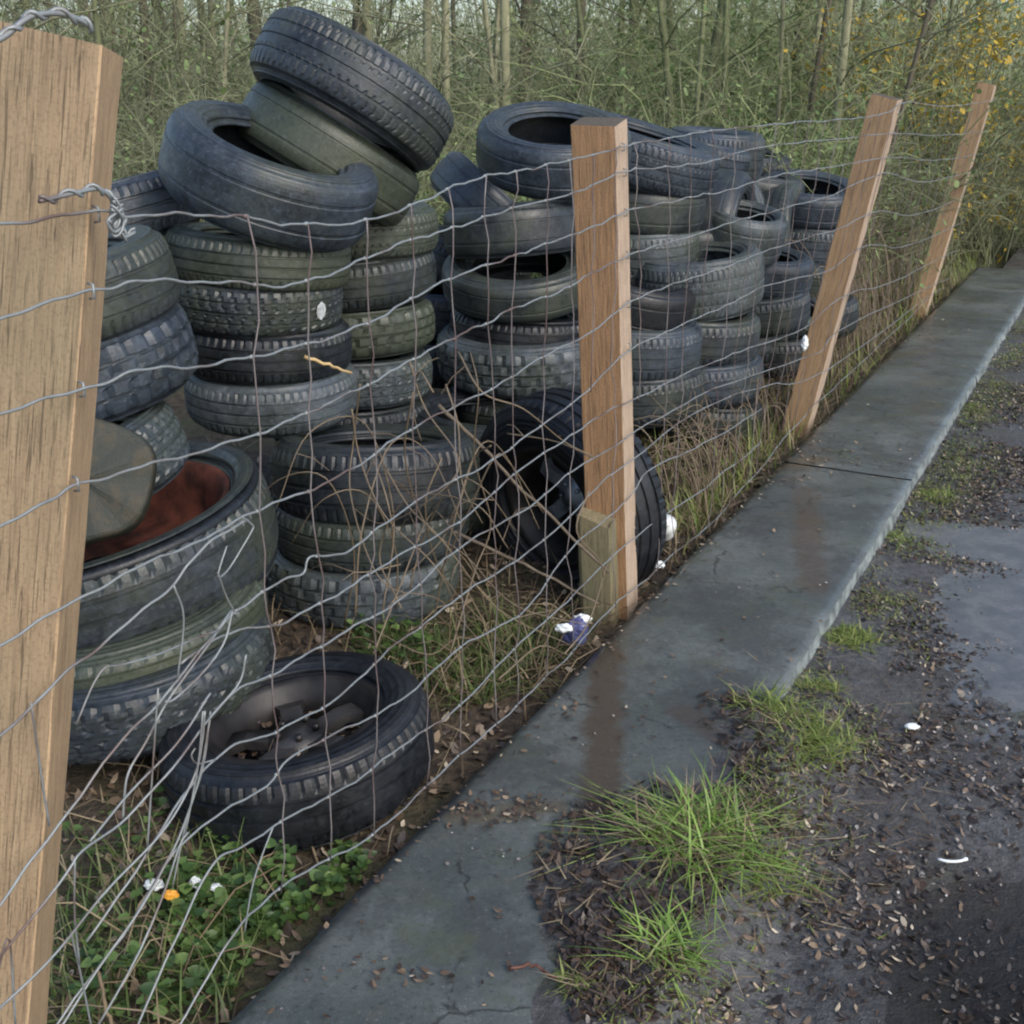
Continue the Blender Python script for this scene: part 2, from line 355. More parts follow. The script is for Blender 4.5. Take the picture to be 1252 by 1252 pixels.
def stain_or_reflection(c, a, b, wd, col, amt):  # brown marks: real stains, plus post reflections put into the colour
    a, b = G(*a), G(*b); d = b-a; L2 = d.length_squared
    v = N(nt, 'ShaderNodeVectorMath', operation='SUBTRACT'); nt.links.new(geo.outputs['Position'], v.inputs[0]); v.inputs[1].default_value = a
    dt = N(nt, 'ShaderNodeVectorMath', operation='DOT_PRODUCT'); nt.links.new(v.outputs[0], dt.inputs[0]); dt.inputs[1].default_value = d/L2
    t = mathn(nt, 'ADD', dt.outputs['Value'], 0.0, True); sc = N(nt, 'ShaderNodeVectorMath', operation='SCALE'); sc.inputs[0].default_value = d; nt.links.new(t, sc.inputs['Scale'])
    e = N(nt, 'ShaderNodeVectorMath', operation='SUBTRACT'); nt.links.new(v.outputs[0], e.inputs[0]); nt.links.new(sc.outputs[0], e.inputs[1])
    ln = N(nt, 'ShaderNodeVectorMath', operation='LENGTH'); nt.links.new(e.outputs[0], ln.inputs[0])
    m_ = mathn(nt, 'ADD', mathn(nt, 'DIVIDE', ln.outputs['Value'], wd), mathn(nt, 'MULTIPLY', mathn(nt, 'SUBTRACT', n5, .5), 2.6))
    return mixc(nt, ramp(nt, [(.45, g3(amt)), (1, g3(0))], m_), c, col)
ng = noise(nt, 4.2, 7, .75)
c = mixc(nt, ramp(nt, [(.54, g3(0)), (.64, g3(.6))], ng), c, (.075, .085, .05))
c = stain_or_reflection(c, (745, 775), (730, 1010), .055, (.060, .045, .030), .85)  # reflection of the second post, painted as a brown streak
c = stain_or_reflection(c, (985, 600), (995, 720), .06, (.075, .055, .04), .6)  # reflection of the third post, painted the same way
c = stain_or_reflection(c, (840, 870), (880, 900), .05, (.06, .045, .035), .7)
c = stain_or_reflection(c, (560, 1000), (680, 985), .04, (.11, .09, .055), .6)
c = stain_or_reflection(c, (850, 590), (1010, 560), .05, (.10, .082, .055), .7)
c = stain_or_reflection(c, (960, 470), (1120, 430), .07, (.09, .078, .06), .6)
vo = N(nt, 'ShaderNodeTexVoronoi', feature='DISTANCE_TO_EDGE', Scale=1.15); tc = N(nt, 'ShaderNodeTexCoord'); nz = N(nt, 'ShaderNodeTexNoise', Scale=9.0, Detail=5.0)
nt.links.new(tc.outputs['Object'], nz.inputs['Vector']); vm = N(nt, 'ShaderNodeVectorMath', operation='MULTIPLY_ADD'); nt.links.new(nz.outputs['Color'], vm.inputs[0]); vm.inputs[1].default_value = (.16,)*3
nt.links.new(tc.outputs['Object'], vm.inputs[2]); nt.links.new(vm.outputs[0], vo.inputs['Vector'])
ck = mathn(nt, 'MULTIPLY', ramp(nt, [(.002, g3(1)), (.0055, g3(0))], vo.outputs['Distance']), ramp(nt, [(.47, g3(0)), (.52, g3(1))], n7))
c = mixc(nt, mathn(nt, 'MULTIPLY', ck, .85), c, (.02, .018, .014))
bs.inputs['Coat Weight'].default_value = .45; bs.inputs['Coat IOR'].default_value = 1.33
nt.links.new(ramp(nt, [(.35, g3(.1)), (.65, g3(.4))], n4), bs.inputs['Coat Roughness'])
nt.links.new(c, bs.inputs['Base Color'])
nt.links.new(ramp(nt, [(.40, g3(.3)), (.62, g3(.6))], mathn(nt, 'ADD', mathn(nt, 'MULTIPLY', n4, .8), mathn(nt, 'MULTIPLY', n2, .2))), bs.inputs['Roughness'])
bump(nt, bs, mathn(nt, 'ADD', n2, mathn(nt, 'MULTIPLY', n3, .25)), .4, .006); CONC = m
CONC_E = plain('pale_concrete_edge', (.15, .17, .165), .6, 0, 18, .55, .6)  # paler concrete down the path-facing side of the strip
joints = [-3.2, 1.45, 3.3, 5.0, 7.4]
V = []; Q = []; MI = []
for a, b in zip(joints, joints[1:]):
    a2, b2 = a+.0015, b-.0015; n = int((b2-a2)/.03)+1; dz = rnd.uniform(-.006, .004); sh = rnd.uniform(-.008, .008)
    base = len(V); cols = 20
    for i in range(n+1):
        s = a2+(b2-a2)*i/n
        o1 = SR+sh+.005*fbm(s, 1, 3, 4)-.014*max(0, fbm(s, 2, 9, 1)-.1)
        ch = math.exp(-((s+.98)/.16)**2); o1 -= .09*ch   # broken corner
        o0 = SL+.004*fbm(s, 5, 7, 6)
        row = []
        for j in range(cols):
            o = o0+(o1-o0)*j/(cols-1); p = so(s, o); e = .006 if j in (0, cols-1) else 0
            if i in (0, n): e = .004
            row.append((p.x, p.y, dz-e+.0022*fbm(p.x, p.y, 5, 2)))
        p0, p1 = so(s, o0-.004), so(s, o1+.014+.004*fbm(s, 3, 8, 2))
        row = [(p0.x, p0.y, -.25)]+row+[(p1.x, p1.y, -.09)]
        V += row
    w_ = cols+2
    for i in range(n):
        for j in range(w_-1):
            q = base+i*w_+j; Q.append((q, q+1, q+1+w_, q+w_)); MI.append(1 if j >= w_-2 else 0)
    for i in (0, n):
        for j in range(w_-1):
            pass
slab = quads_obj('pavement', V, Q, [CONC, CONC_E]); slab.data.polygons.foreach_set('material_index', np.array(MI, np.int32)); struct(slab)
# puddles
def puddle(name, pts, z, mt):
    c = cr([G(x, y, z) for x, y in pts+[pts[0]]], 6)[:-1]
    c = [p+Vector((.02*fbm(p.x, p.y, 9, 3), .02*fbm(p.x, p.y, 9, 8), 0)) for p in c]
    m_ = sum(c, Vector())/len(c); mb = MB(); n = len(c)
    mb.add([tuple(m_)]+[tuple(p) for p in c], [(0, 1+i, 1+(i+1) % n) for i in range(n)])
    return struct(mb.build(name, mt))
m, nt, bs = mat('shallow_grey_water'); n1 = noise(nt, 12, 5, .7); n2 = noise(nt, 50, 4)
nt.links.new(mixc(nt, ramp(nt, [(.4, g3(0)), (.6, g3(1))], n1), (.085, .088, .088), (.14, .142, .14)), bs.inputs['Base Color'])
nt.links.new(ramp(nt, [(.4, g3(.12)), (.7, g3(.4))], n1), bs.inputs['Roughness']); bump(nt, bs, n2, .05, .004); PUD = m
m, nt, bs = mat('clear_puddle_water'); n1 = noise(nt, 12, 5, .7); bs.inputs['Base Color'].default_value = (.02, .02, .02, 1)
bs.inputs['Roughness'].default_value = .08; bs.inputs['IOR'].default_value = 1.33; bump(nt, bs, n1, .1, .004)
tr = N(nt, 'ShaderNodeBsdfTransparent'); tr.inputs[0].default_value = (.9, .89, .88, 1); mx = N(nt, 'ShaderNodeMixShader', Fac=.12)
nt.links.new(tr.outputs[0], mx.inputs[1]); nt.links.new(bs.outputs[0], mx.inputs[2]); nt.links.new(mx.outputs[0], nt.nodes['Material Output'].inputs[0]); ADDED_PUD = m
puddle('puddle', [(1090, 700), (1120, 600), (1200, 520), (1420, 500), (1600, 800), (1500, 960), (1330, 1000), (1180, 980), (1100, 880)], -.0575, PUD)
puddle('added_corner_pool', [(1040, 1330), (1060, 1150), (1150, 1050), (1300, 1010), (1600, 1050), (1800, 1400), (1500, 1700), (1100, 1700)], -.0600, ADDED_PUD)  # made-up pool, added to go with the shade painted on this corner
# ------------------------------------------------------------ tyres
def tyre_mesh(D, W, rim, pat, seg, seed, sag=0.0):
    Ro = D/2; Rr = rim/2; H = Ro-Rr; rr = random.Random(seed)
    Nb = {'block': 44, 'rib': 62, 'chunk': 30, 'fine': 70, 'bald': 60}[pat]
    if D > .8: Nb = int(Nb*1.2)
    nth = Nb*4 if seg > 100 else seg
    th = np.arange(nth)*2*PI/nth
    e1 = 1+.012*math.sin(seed*3.1); ph = rr.uniform(0, PI)
    def lathe(prof, disp=None):
        prof = np.array(prof); m_ = len(prof)
        r = np.repeat(prof[:, 0][None], nth, 0); y = np.repeat(prof[:, 1][None], nth, 0)
        if disp is not None: r = r-disp
        k = 1+(e1-1)*np.cos(2*(th-ph))[:, None]
        z = y+ sag*np.cos(th-ph)[:, None]**2*W
        V = np.stack([r*k*np.cos(th)[:, None], r*k*np.sin(th)[:, None], z], 2).reshape(-1, 3)
        i, j = np.meshgrid(np.arange(nth), np.arange(m_-1), indexing='ij'); a = (i*m_+j).ravel(); b = (((i+1) % nth)*m_+j).ravel()
        return V, np.stack([a, b, b+1, a+1], 1)
    ts = sorted(set([-1, -.93, -.82, -.7]+[x for c in (-.5, 0, .5) for x in (c-.075, c-.045, c+.045, c+.075)]+[-.28, .28, -.38, .38, .7, .82, .93, 1, -.2, .2]))
    ts = np.array(ts); tw = .80*W/2
    prof = [(Ro-.012*D/.6*abs(t)**4, t*tw) for t in ts]
    d = np.zeros((nth, len(ts))); dep = {'chunk': .011, 'fine': .004}.get(pat, .0065)
    if D > .8: dep *= 1.5
    if pat != 'bald':
        for c in (-.5, 0, .5): d[:, np.abs(ts-c) < .05] = dep*.95
    else:
        for c in (-.5, .5): d[:, np.abs(ts-c) < .05] = dep*.4
    fr = (np.arange(nth) % 4)[:, None]; off = np.where(ts > 0, 2, 0)[None]; sk = np.round(np.abs(ts)*{'block': 2, 'rib': 0, 'chunk': 1, 'fine': 3, 'bald': 0}[pat]).astype(int)[None]
    lat = ((fr+off*(pat != 'rib')+sk) % 4) == 0
    if pat in ('block', 'chunk', 'fine'):
        zone = (np.abs(ts) > .08)[None] if pat != 'fine' else (np.abs(ts) > .3)[None]
        d = np.maximum(d, np.where(lat & zone, dep*.85, 0))
    elif pat == 'rib': d = np.maximum(d, np.where(lat & (np.abs(ts) > .58)[None], dep*.7, 0))
    Vt, Qt = lathe(prof, d)
    sp = [Vector((Ro-.012*D/.6, tw, 0)), Vector((Ro-.03*D/.6, .465*W, 0)), Vector((Ro-.28*H, .495*W, 0)), Vector((Ro-.5*H, .5*W, 0)), Vector((Ro-.72*H, .475*W, 0)), Vector((Rr+.12*H, .41*W, 0)), Vector((Rr+.02, .375*W, 0)), Vector((Rr, .36*W, 0)), Vector((Rr-.002, .33*W, 0))]
    cs = cr(sp, 3)
    for q_ in (9, 10): cs[q_].y += .0025
    side = [(p.x, p.y) for p in cs]
    Vs, Qs = lathe(side); side2 = [(a, -b) for a, b in side]; Vs2, Qs2 = lathe(side2); Qs2 = Qs2[:, ::-1]
    inn = [(Rr-.002, .33*W), (Rr+.015, .34*W), (Rr+.35*H, .44*W), (Ro-.4*H, .46*W), (Ro-.16*H, .42*W), (Ro-.022, .3*W), (Ro-.02, 0)]
    inn = [(p.x, p.y) for p in cr([Vector((a, b, 0)) for a, b in inn], 2)]; inn = inn+[(a, -b) for a, b in inn[::-1][1:]]
    Vi, Qi = lathe(inn)
    return (Vt, Qt), (Vs, Qs), (Vs2, Qs2), (Vi, Qi)
def orient(axis, spin):
    a = Vector(axis).normalized(); q = Vector((0, 0, 1)).rotation_difference(a)
    return (q.to_matrix()@Matrix.Rotation(spin, 3, 'Z')).to_4x4()
TY = []
def tyre(label, px, py, Y, D, W, kind, pat='block', a=0, b=0, axis=None, seg=240, group=None, name='tyre', rim=None, far=False):
    spin = rnd.uniform(0, 6.28)
    if axis is None:
        ax = Vector((math.sin(R(a)), -math.sin(R(b)), 0)); ax.z = math.sqrt(max(.01, 1-ax.x**2-ax.y**2))
        P = atY(px, py, Y); h = Vector((P.x, P.y, 0)).normalized(); f = (h-ax*h.dot(ax)).normalized(); C = P+f*(D/2)
    else:
        C = atY(px, py, Y); fr = (C-Vector((0, 0, CH))).normalized(); rt = fr.cross(Vector((0, 0, 1))).normalized(); up = rt.cross(fr)
        ax = (rt*axis[0]+up*axis[1]-fr*axis[2]).normalized()
    M = orient(ax, spin); M.translation = C
    t = thing(name, label, 'tyre' if name == 'tyre' else 'wheel', group=group or 'old tyres piled behind the fence')
    t.matrix_world = M; t.location = C; t.rotation_mode = 'QUATERNION'; t.rotation_quaternion = M.to_quaternion()
    p = tyre_mesh(D, W, rim or D*.60, pat, seg, len(TY)+1, .0)
    mt = RUB[kind]
    quads_obj('tread', *p[0], mt[0], t, smooth=False); quads_obj('sidewall', *p[1], mt[1], t); quads_obj('sidewall', *p[2], mt[1], t)
    quads_obj('inner_liner', *p[3], mt[2], t); TY.append(t); return t
# --- centre-left stack under the leaning top pair
tyre('topmost tyre, leaning steeply to the right on top of the tall left pile', 432, 114, 3.78, .64, .215, 'mid', 'fine', axis=(.50, .84, -.16))
tyre('green-stained tyre wedged at a slant just under the topmost tyre', 402, 190, 3.80, .60, .19, 'moss', 'bald', axis=(.52, .82, -.02))
tyre('open tyre tilted towards the path, resting below the two slanted top tyres', 324, 256, 3.16, .62, .215, 'blue', 'bald', a=21, b=9)
tyre('tyre directly beneath the open tilted tyre of the left pile', 318, 328, 3.22, .545, .15, 'moss', 'rib', a=5, b=-2)
tyre('ribbed tyre with a white patch on its tread in the left pile', 313, 386, 3.22, .53, .15, 'mid', 'block', a=4, b=2)
tyre('plain tyre just under the white-patched one', 325, 444, 3.23, .535, .15, 'dark', 'rib', a=3, b=0)
tyre('tyre with pale worn shoulder above the rusty drum of the big tyre', 335, 509, 3.22, .53, .155, 'pale', 'rib', a=1, b=3)
tyre('wide dark tyre behind the brambles, third up from the ground', 462, 600, 2.97, .62, .23, 'dark', 'rib', a=0, b=-9)
tyre('tyre second from the ground behind the brambles', 455, 676, 2.96, .60, .165, 'mid', 'rib', a=0, b=1)
tyre('bottom tyre with blocky pale tread behind the brambles', 448, 742, 2.96, .58, .18, 'pale', 'chunk', a=0)
# --- column behind, to the right
for i, (y, k, pt, lb) in enumerate(((292, 'moss', 'fine', 'uppermost upright-stacked tyre right of the open tilted tyre'), (354, 'mid', 'rib', 'second tyre down right of the open tilted tyre'),
        (414, 'moss', 'chunk', 'mossy tyre level with the white patch, third in its column'), (476, 'pale', 'block', 'grimy tyre with wood scraps on it beside the yellow splinter'),
        (536, 'dark', 'rib', 'shaded tyre low in the rear column behind the brambles'), (596, 'dark', 'rib', 'lowest tyre of the rear column, mostly hidden'))):
    tyre(lb, 434-i, y, 3.74, .58, .158, k, pt, a=rnd.uniform(-3, 3), b=rnd.uniform(-2, 3))
# --- left column by the near post
tyre('tyre half hidden behind the near post, top left of the heap', 126, 268, 3.35, .60, .18, 'blue', 'rib', a=-14, b=0)
tyre('thick-treaded tyre beside the near post, highest in the near left column', 78, 383, 2.62, .58, .2, 'mid', 'rib', a=-10, b=5)
tyre('deep-treaded tyre second in the near left column', 90, 482, 2.60, .64, .2, 'blue', 'chunk', a=-10, b=4)
tyre('slanted tyre behind the log slice, third in the near left column', 88, 612, 2.50, .60, .18, 'blue', 'block', a=-20, b=2)
big = tyre('very large lorry tyre with a rusty red wheel drum inside', 122, 762, 2.30, .95, .25, 'mid', 'rib', a=-9, b=3, rim=.77)
tyre('tyre squeezed under the very large lorry tyre', 150, 836, 2.22, .74, .12, 'moss', 'rib', a=-6)
tyre('bluish tyre at ground level under the large lorry tyre', 170, 893, 2.16, .70, .17, 'mid', 'block', a=-5)
mb = MB(); pr = [(.350, .09), (.335, .085), (.32, .03), (.31, -.04), (.285, -.07), (.20, -.075), (.15, -.03), (.09, -.03), (.085, -.06)]
n = 64
def lathe_mb(mb, pr, n=64, mi=0):
    v = [(r*math.cos(2*PI*i/n), r*math.sin(2*PI*i/n), z) for i in range(n) for r, z in pr]; m_ = len(pr)
    mb.add(v, [(i*m_+j, ((i+1) % n)*m_+j, ((i+1) % n)*m_+j+1, i*m_+j+1) for i in range(n) for j in range(m_-1)], mi)
lathe_mb(mb, [(a*1.1, b) for a, b in pr]); mb.build('wheel_drum', RUST, big)
# --- middle pile behind the second post
tyre('open-topped tyre crowning the middle pile, cut across by the second post', 675, 218, 4.22, .585, .19, 'blue', 'bald', a=2, b=17)
tyre('tyre tipped on edge against the crown of the middle pile', 603, 262, 4.62, .56, .18, 'blue', 'bald', a=42, b=-4)
tyre('smooth tyre below the tipped one, second level of the middle pile', 626, 284, 4.18, .53, .18, 'mid', 'bald', a=-4, b=-4)
tyre('gaping tyre with its dark hole showing under the second level', 637, 376, 4.12, .60, .15, 'mid', 'bald', a=-3, b=13)
tyre('dark tyre under the gaping one in the middle pile', 640, 420, 4.16, .58, .15, 'black', 'rib', a=4, b=0)
tyre('pale tyre with big upright tread blocks behind the standing wheel', 645, 462, 4.05, .70, .19, 'pale', 'chunk', a=-2, b=4)
tyre('dark tyre under the big-blocked pale one', 640, 524, 4.10, .62, .17, 'dark', 'rib')
tyre('lowest tyre of the middle pile, behind the standing wheel', 650, 575, 4.12, .60, .17, 'dark', 'rib')
tyre('bluish tyre glimpsed between the left and middle piles', 545, 392, 4.62, .58, .18, 'blue', 'rib', a=3)
tyre('dark tyre above the bluish one between the two piles', 572, 335, 4.75, .56, .19, 'dark', 'rib', a=18)
tyre('shaded tyre between the piles near the ground', 560, 452, 4.6, .58, .18, 'dark', 'rib')
tyre('uppermost of three dark tyres in the gap left of the standing wheel', 592, 560, 3.72, .58, .19, 'dark', 'rib', a=3)
tyre('middle one of the three dark tyres in the gap left of the standing wheel', 590, 628, 3.70, .58, .18, 'mid', 'rib', a=-2)
tyre('lowest of the three dark tyres in the gap left of the standing wheel', 592, 690, 3.68, .58, .17, 'dark', 'rib')
# --- right-hand heap behind and beyond the second post
RP = [
 ('tyre behind the top of the second post, sloping to the right', 782, 202, 4.85, .60, .2, 'blue', 'fine', 14, 6, None),
 ('long low tyre on top of the far heap, next to its square-ended one', 838, 196, 5.7, .58, .18, 'blue', 'rib', 9, 2, None),
 ('square-ended tyre at the top right shoulder of the far heap', 872, 196, 5.95, .46, .23, 'blue', 'rib', 3, 3, None),
 ('tyre one step down from the square-ended one on the far heap', 915, 240, 6.1, .52, .19, 'mid', 'bald', 5, 4, None),
 ('open tyre at the far right end of the heap by the third post', 984, 262, 6.1, .50, .17, 'blue', 'bald', 4, 12, None),
 ('upright tyre seen end on beside the second post', 826, 262, 5.45, .56, .18, 'mid', 'fine', 0, 0, (1, .05, .15)),
 ('upright round-shouldered tyre in the middle of the far heap', 880, 285, 5.5, .52, .2, 'mid', 'bald', 0, 0, (.98, -.1, .2)),
 ('pale rounded tyre bulging from the middle of the far heap', 905, 300, 5.15, .34, .2, 'pale', 'bald', 6, 12, None),
 ('upright tyre seen end on near the right end of the heap', 957, 292, 6.15, .50, .18, 'mid', 'rib', 0, 0, (.97, .1, .25)),
 ('tyre under the open one at the far right end', 988, 306, 6.1, .48, .2, 'blue', 'rib', 2, 2, None),
 ('lower right end tyre of the heap in the shadows', 975, 352, 6.1, .5, .2, 'dark', 'rib', 2, 0, None),
 ('tyre second down right behind the second post', 782, 262, 4.9, .50, .19, 'mid', 'bald', 5, 4, None),
 ('tyre third down right behind the second post', 778, 318, 4.9, .48, .19, 'pale', 'rib', -4, 5, None),
 ('small tyre wedged over the broad grey one', 838, 308, 5.2, .46, .16, 'mid', 'bald', -8, 5, None),
 ('broad grey tyre low in the far heap', 850, 362, 4.75, .52, .24, 'pale', 'fine', -5, 4, None),
 ('tyre right of the broad grey one', 926, 345, 5.35, .46, .17, 'blue', 'bald', 3, 5, None),
 ('tyre beneath the one right of the broad grey tyre', 920, 394, 5.3, .48, .17, 'mid', 'rib', 0, 3, None),
 ('tyre beneath the broad grey one', 842, 424, 4.75, .54, .19, 'mid', 'rib', 2, 3, None),
 ('lowest tyre of the far heap at the edge of the dry grass', 850, 478, 4.72, .52, .17, 'blue', 'rib', -2, 2, None),
 ('ground-level tyre sunk in dry grass under the far heap', 848, 522, 4.74, .54, .16, 'dark', 'rib', 2, 0, None),
 ('dark tyre immediately right of the second post, half way up', 768, 385, 4.55, .48, .19, 'black', 'bald', 10, 8, None),
 ('tyre low behind the second post, next to the standing wheel', 772, 440, 4.5, .52, .2, 'blue', 'rib', 5, 3, None),
 ('lowest tyre behind the second post', 775, 498, 4.5, .54, .2, 'mid', 'rib', 0, 3, None),
 ('ground-level tyre at the right end of the heap', 935, 442, 5.35, .5, .17, 'dark', 'rib', 0, 2, None),
 ('end tyre buried in brambles by the third post', 985, 400, 6.1, .5, .18, 'dark', 'rib', 0, 2, None)]
RP = [(lb, px, py, Y, D*1.13, W*1.04, k, pt, a+(0 if ax else rnd.uniform(-5, 5)), b, ax) for lb, px, py, Y, D, W, k, pt, a, b, ax in RP]
RP += [
 ('tyre leaning back in the gap behind the long low tyre of the far heap', 800, 235, 6.3, .6, .2, 'mid', 'rib', 0, 0, (.6, .7, .35)),
 ('tyre on edge facing the path in the middle of the far heap', 868, 262, 6.0, .58, .19, 'blue', 'bald', 0, 0, (.3, .5, .8)),
 ('tilted tyre filling the gap left of the square-ended pair', 905, 272, 6.4, .58, .2, 'mid', 'rib', 0, 0, (-.5, .8, .3)),
 ('tyre slumped under the upright end-on tyre at the right of the heap', 950, 322, 6.2, .56, .2, 'dark', 'rib', 0, 0, (.35, .9, .2)),
 ('dark tyre deep in the far heap behind the broad grey one', 880, 335, 5.9, .62, .2, 'dark', 'rib', 0, 0, (-.3, .9, .1)),
 ('slanting tyre showing its open side above the small wedged tyre', 812, 292, 5.8, .56, .18, 'blue', 'bald', 0, 0, (-.4, .75, .5)),
 ('tyre slumped outward low at the right end of the far heap', 960, 380, 5.9, .56, .19, 'mid', 'rib', 0, 0, (.5, .8, .25)),
 ('tyre jammed between the lower right columns of the far heap', 890, 420, 5.6, .58, .2, 'mid', 'rib', 0, 0, (-.2, .9, .15)),
 ('tyre just showing above the shoulder of the far heap', 905, 205, 6.8, .56, .19, 'dark', 'rib', 0, 0, (.1, .95, .15)),
 ('shadowed tyre behind the second post at mid height', 740, 330, 5.2, .6, .2, 'dark', 'rib', 0, 0, (.25, .9, .15)),
 ('shadowed tyre behind the second post lower down', 745, 400, 5.2, .6, .2, 'mid', 'rib', 0, 0, (-.15, .95, .1)),
 ('dark tyre low in the gap right of the second post', 805, 470, 5.3, .6, .2, 'dark', 'rib', 0, 0, (.05, .97, .1))]
for lb, px, py, Y, D, W, k, pt, a, b, ax in RP:
    tyre(lb, px, py, Y, D, W, k, pt, a=a, b=b, axis=ax, seg=240 if Y < 5 else 120)
# --- wheels with rims
def wheel_rim(par, Rr, W, mt, spokes=5, disc=.25, lug=True):
    mb = MB(); h = W*.36
    lathe_mb(mb, [(Rr+.006, h), (Rr-.008, h+.004), (Rr-.014, h-.012), (Rr-.03, h-.03), (Rr-.045, -h*.5), (Rr-.02, -h), (Rr+.006, -h)], 72)
    rim = mb.build('rim', BARREL, par)
    mb = MB(); zf = h*disc
    for k in range(spokes):
        a0 = 2*PI*k/spokes
        V = []
        for r, wd, z in ((.035, .020, zf), (.07, .026, zf+.004), (Rr*.6, .024, zf+.012), (Rr-.03, .036, zf+.002)):
            for sgn in (-1, 1):
                for dz in (0, -.022):
                    V.append((r*math.cos(a0)-sgn*wd*math.sin(a0), r*math.sin(a0)+sgn*wd*math.cos(a0), z+dz))
        f = []
        for i in range(3):
            b_ = i*4; f += [(b_, b_+4, b_+6, b_+2), (b_+1, b_+3, b_+7, b_+5), (b_, b_+1, b_+5, b_+4), (b_+2, b_+6, b_+7, b_+3)]
        mb.add(V, f)
    mb.build('spokes', mt, rim, smooth=False)
    mb = MB(); lathe_mb(mb, [(.0, zf+.018), (.022, zf+.018), (.028, zf+.01), (.062, zf+.006), (.066, zf-.03), (0, zf-.032)], 36)
    if lug:
        for k in range(5):
            a0 = 2*PI*(k+.5)/5; c = Vector((.045*math.cos(a0), .045*math.sin(a0), zf+.01)); mb.tube([c, c+Vector((0, 0, .012))], .008, 6)
    mb.build('hub', mt, rim)
    mb = MB(); lathe_mb(mb, [(Rr-.04, -h*.55), (.02, -h*.6), (.0, -h*.6)], 48); mb.build('back_plate', BARREL, rim)
wf = tyre('wheel lying flat in the weeds at the foot of the left pile', 372, 1000, 1.93, .60, .19, 'black', 'rib', a=-7, b=-1, name='wheel', group='wheels still in their tyres', rim=.38)
wheel_rim(wf, .19, .195, STEEL, 5, .35)
A = np.array([((.16*math.sqrt(rnd.random()))*math.cos(a_), (.17*math.sqrt(rnd.random()))*math.sin(a_), -.02+rnd.uniform(-.02, .035)) for a_ in NR.uniform(0, 6.28, 260)])
WF_DEB = A
ww = tyre('wheel standing on edge behind the second post', 694, 610, 3.46, .71, .225, 'black', 'rib', axis=(-.70, -.36, .60), name='wheel', group='wheels still in their tyres', rim=.40)
wheel_rim(ww, .20, .235, ALLOY_D, 5, -.35)
ww.children[0].data.materials[0] = RUB['pale'][0]
# white patch on the tread
pc = TY[4]; P = atY(396, 381, 3.33); Mi = Matrix.Translation(pc.location)@pc.rotation_quaternion.to_matrix().to_4x4()
q = Mi.inverted()@P; t0 = math.atan2(q.y, q.x); mb = MB(); V = []
for i in range(9):
    for j in range(5):
        a_ = t0+(i-4)*.019*(1-.12*abs(j-2)); z_ = (j-2)*.014*(1-.1*abs(i-4)); rr_ = .2665 if (i in (0, 8) or j in (0, 4)) else .269
        V.append((rr_*math.cos(a_), rr_*math.sin(a_), z_))
mb.add(V, [(i*5+j, i*5+j+1, i*5+j+6, i*5+j+5) for i in range(8) for j in range(4)])
mb.build('white_patch', plain('dried_white_paint', (.42, .45, .46), .7, 0, 60, .4), pc)
# ------------------------------------------------------------ log slice
P = atY(104, 590, 2.42); mb = MB(); V = []; n = 40
for ring, (rr_, z) in enumerate(((.0, .05), (.135, .046), (.142, .043), (.146, .038), (.150, 0), (.146, -.05), (0, -.055))):
    for i in range(n):
        a = 2*PI*i/n; k = 1+.06*math.sin(2*a+1)+.04*math.sin(5*a)
        V.append((rr_*k*math.cos(a), rr_*k*math.sin(a), z+.004*math.sin(7*a)))
f = [(r*n+i, r*n+(i+1) % n, (r+1)*n+(i+1) % n, (r+1)*n+i) for r in range(6) for i in range(n)]
LOGM, nt, bs = mat('mossy_cut_wood'); n1 = noise(nt, 14, 6, .8); n2 = noise(nt, 90, 5, .8)
nt.links.new(mixc(nt, ramp(nt, [(.48, g3(0)), (.62, g3(1))], n1), mixc(nt, n2, (.014, .019, .015), (.036, .043, .031)), (.055, .046, .026)), bs.inputs['Base Color']); bump(nt, bs, n2, .5, .006)
mb.add(V, f); lg = mb.build('cut_log', LOGM, smooth=False); lg.matrix_world = Matrix.Translation(P)@orient((.25, -.86, .42), .4)
tag(lg, 'mossy slice of cut log leaning on the tyres right beside the near post', 'log')
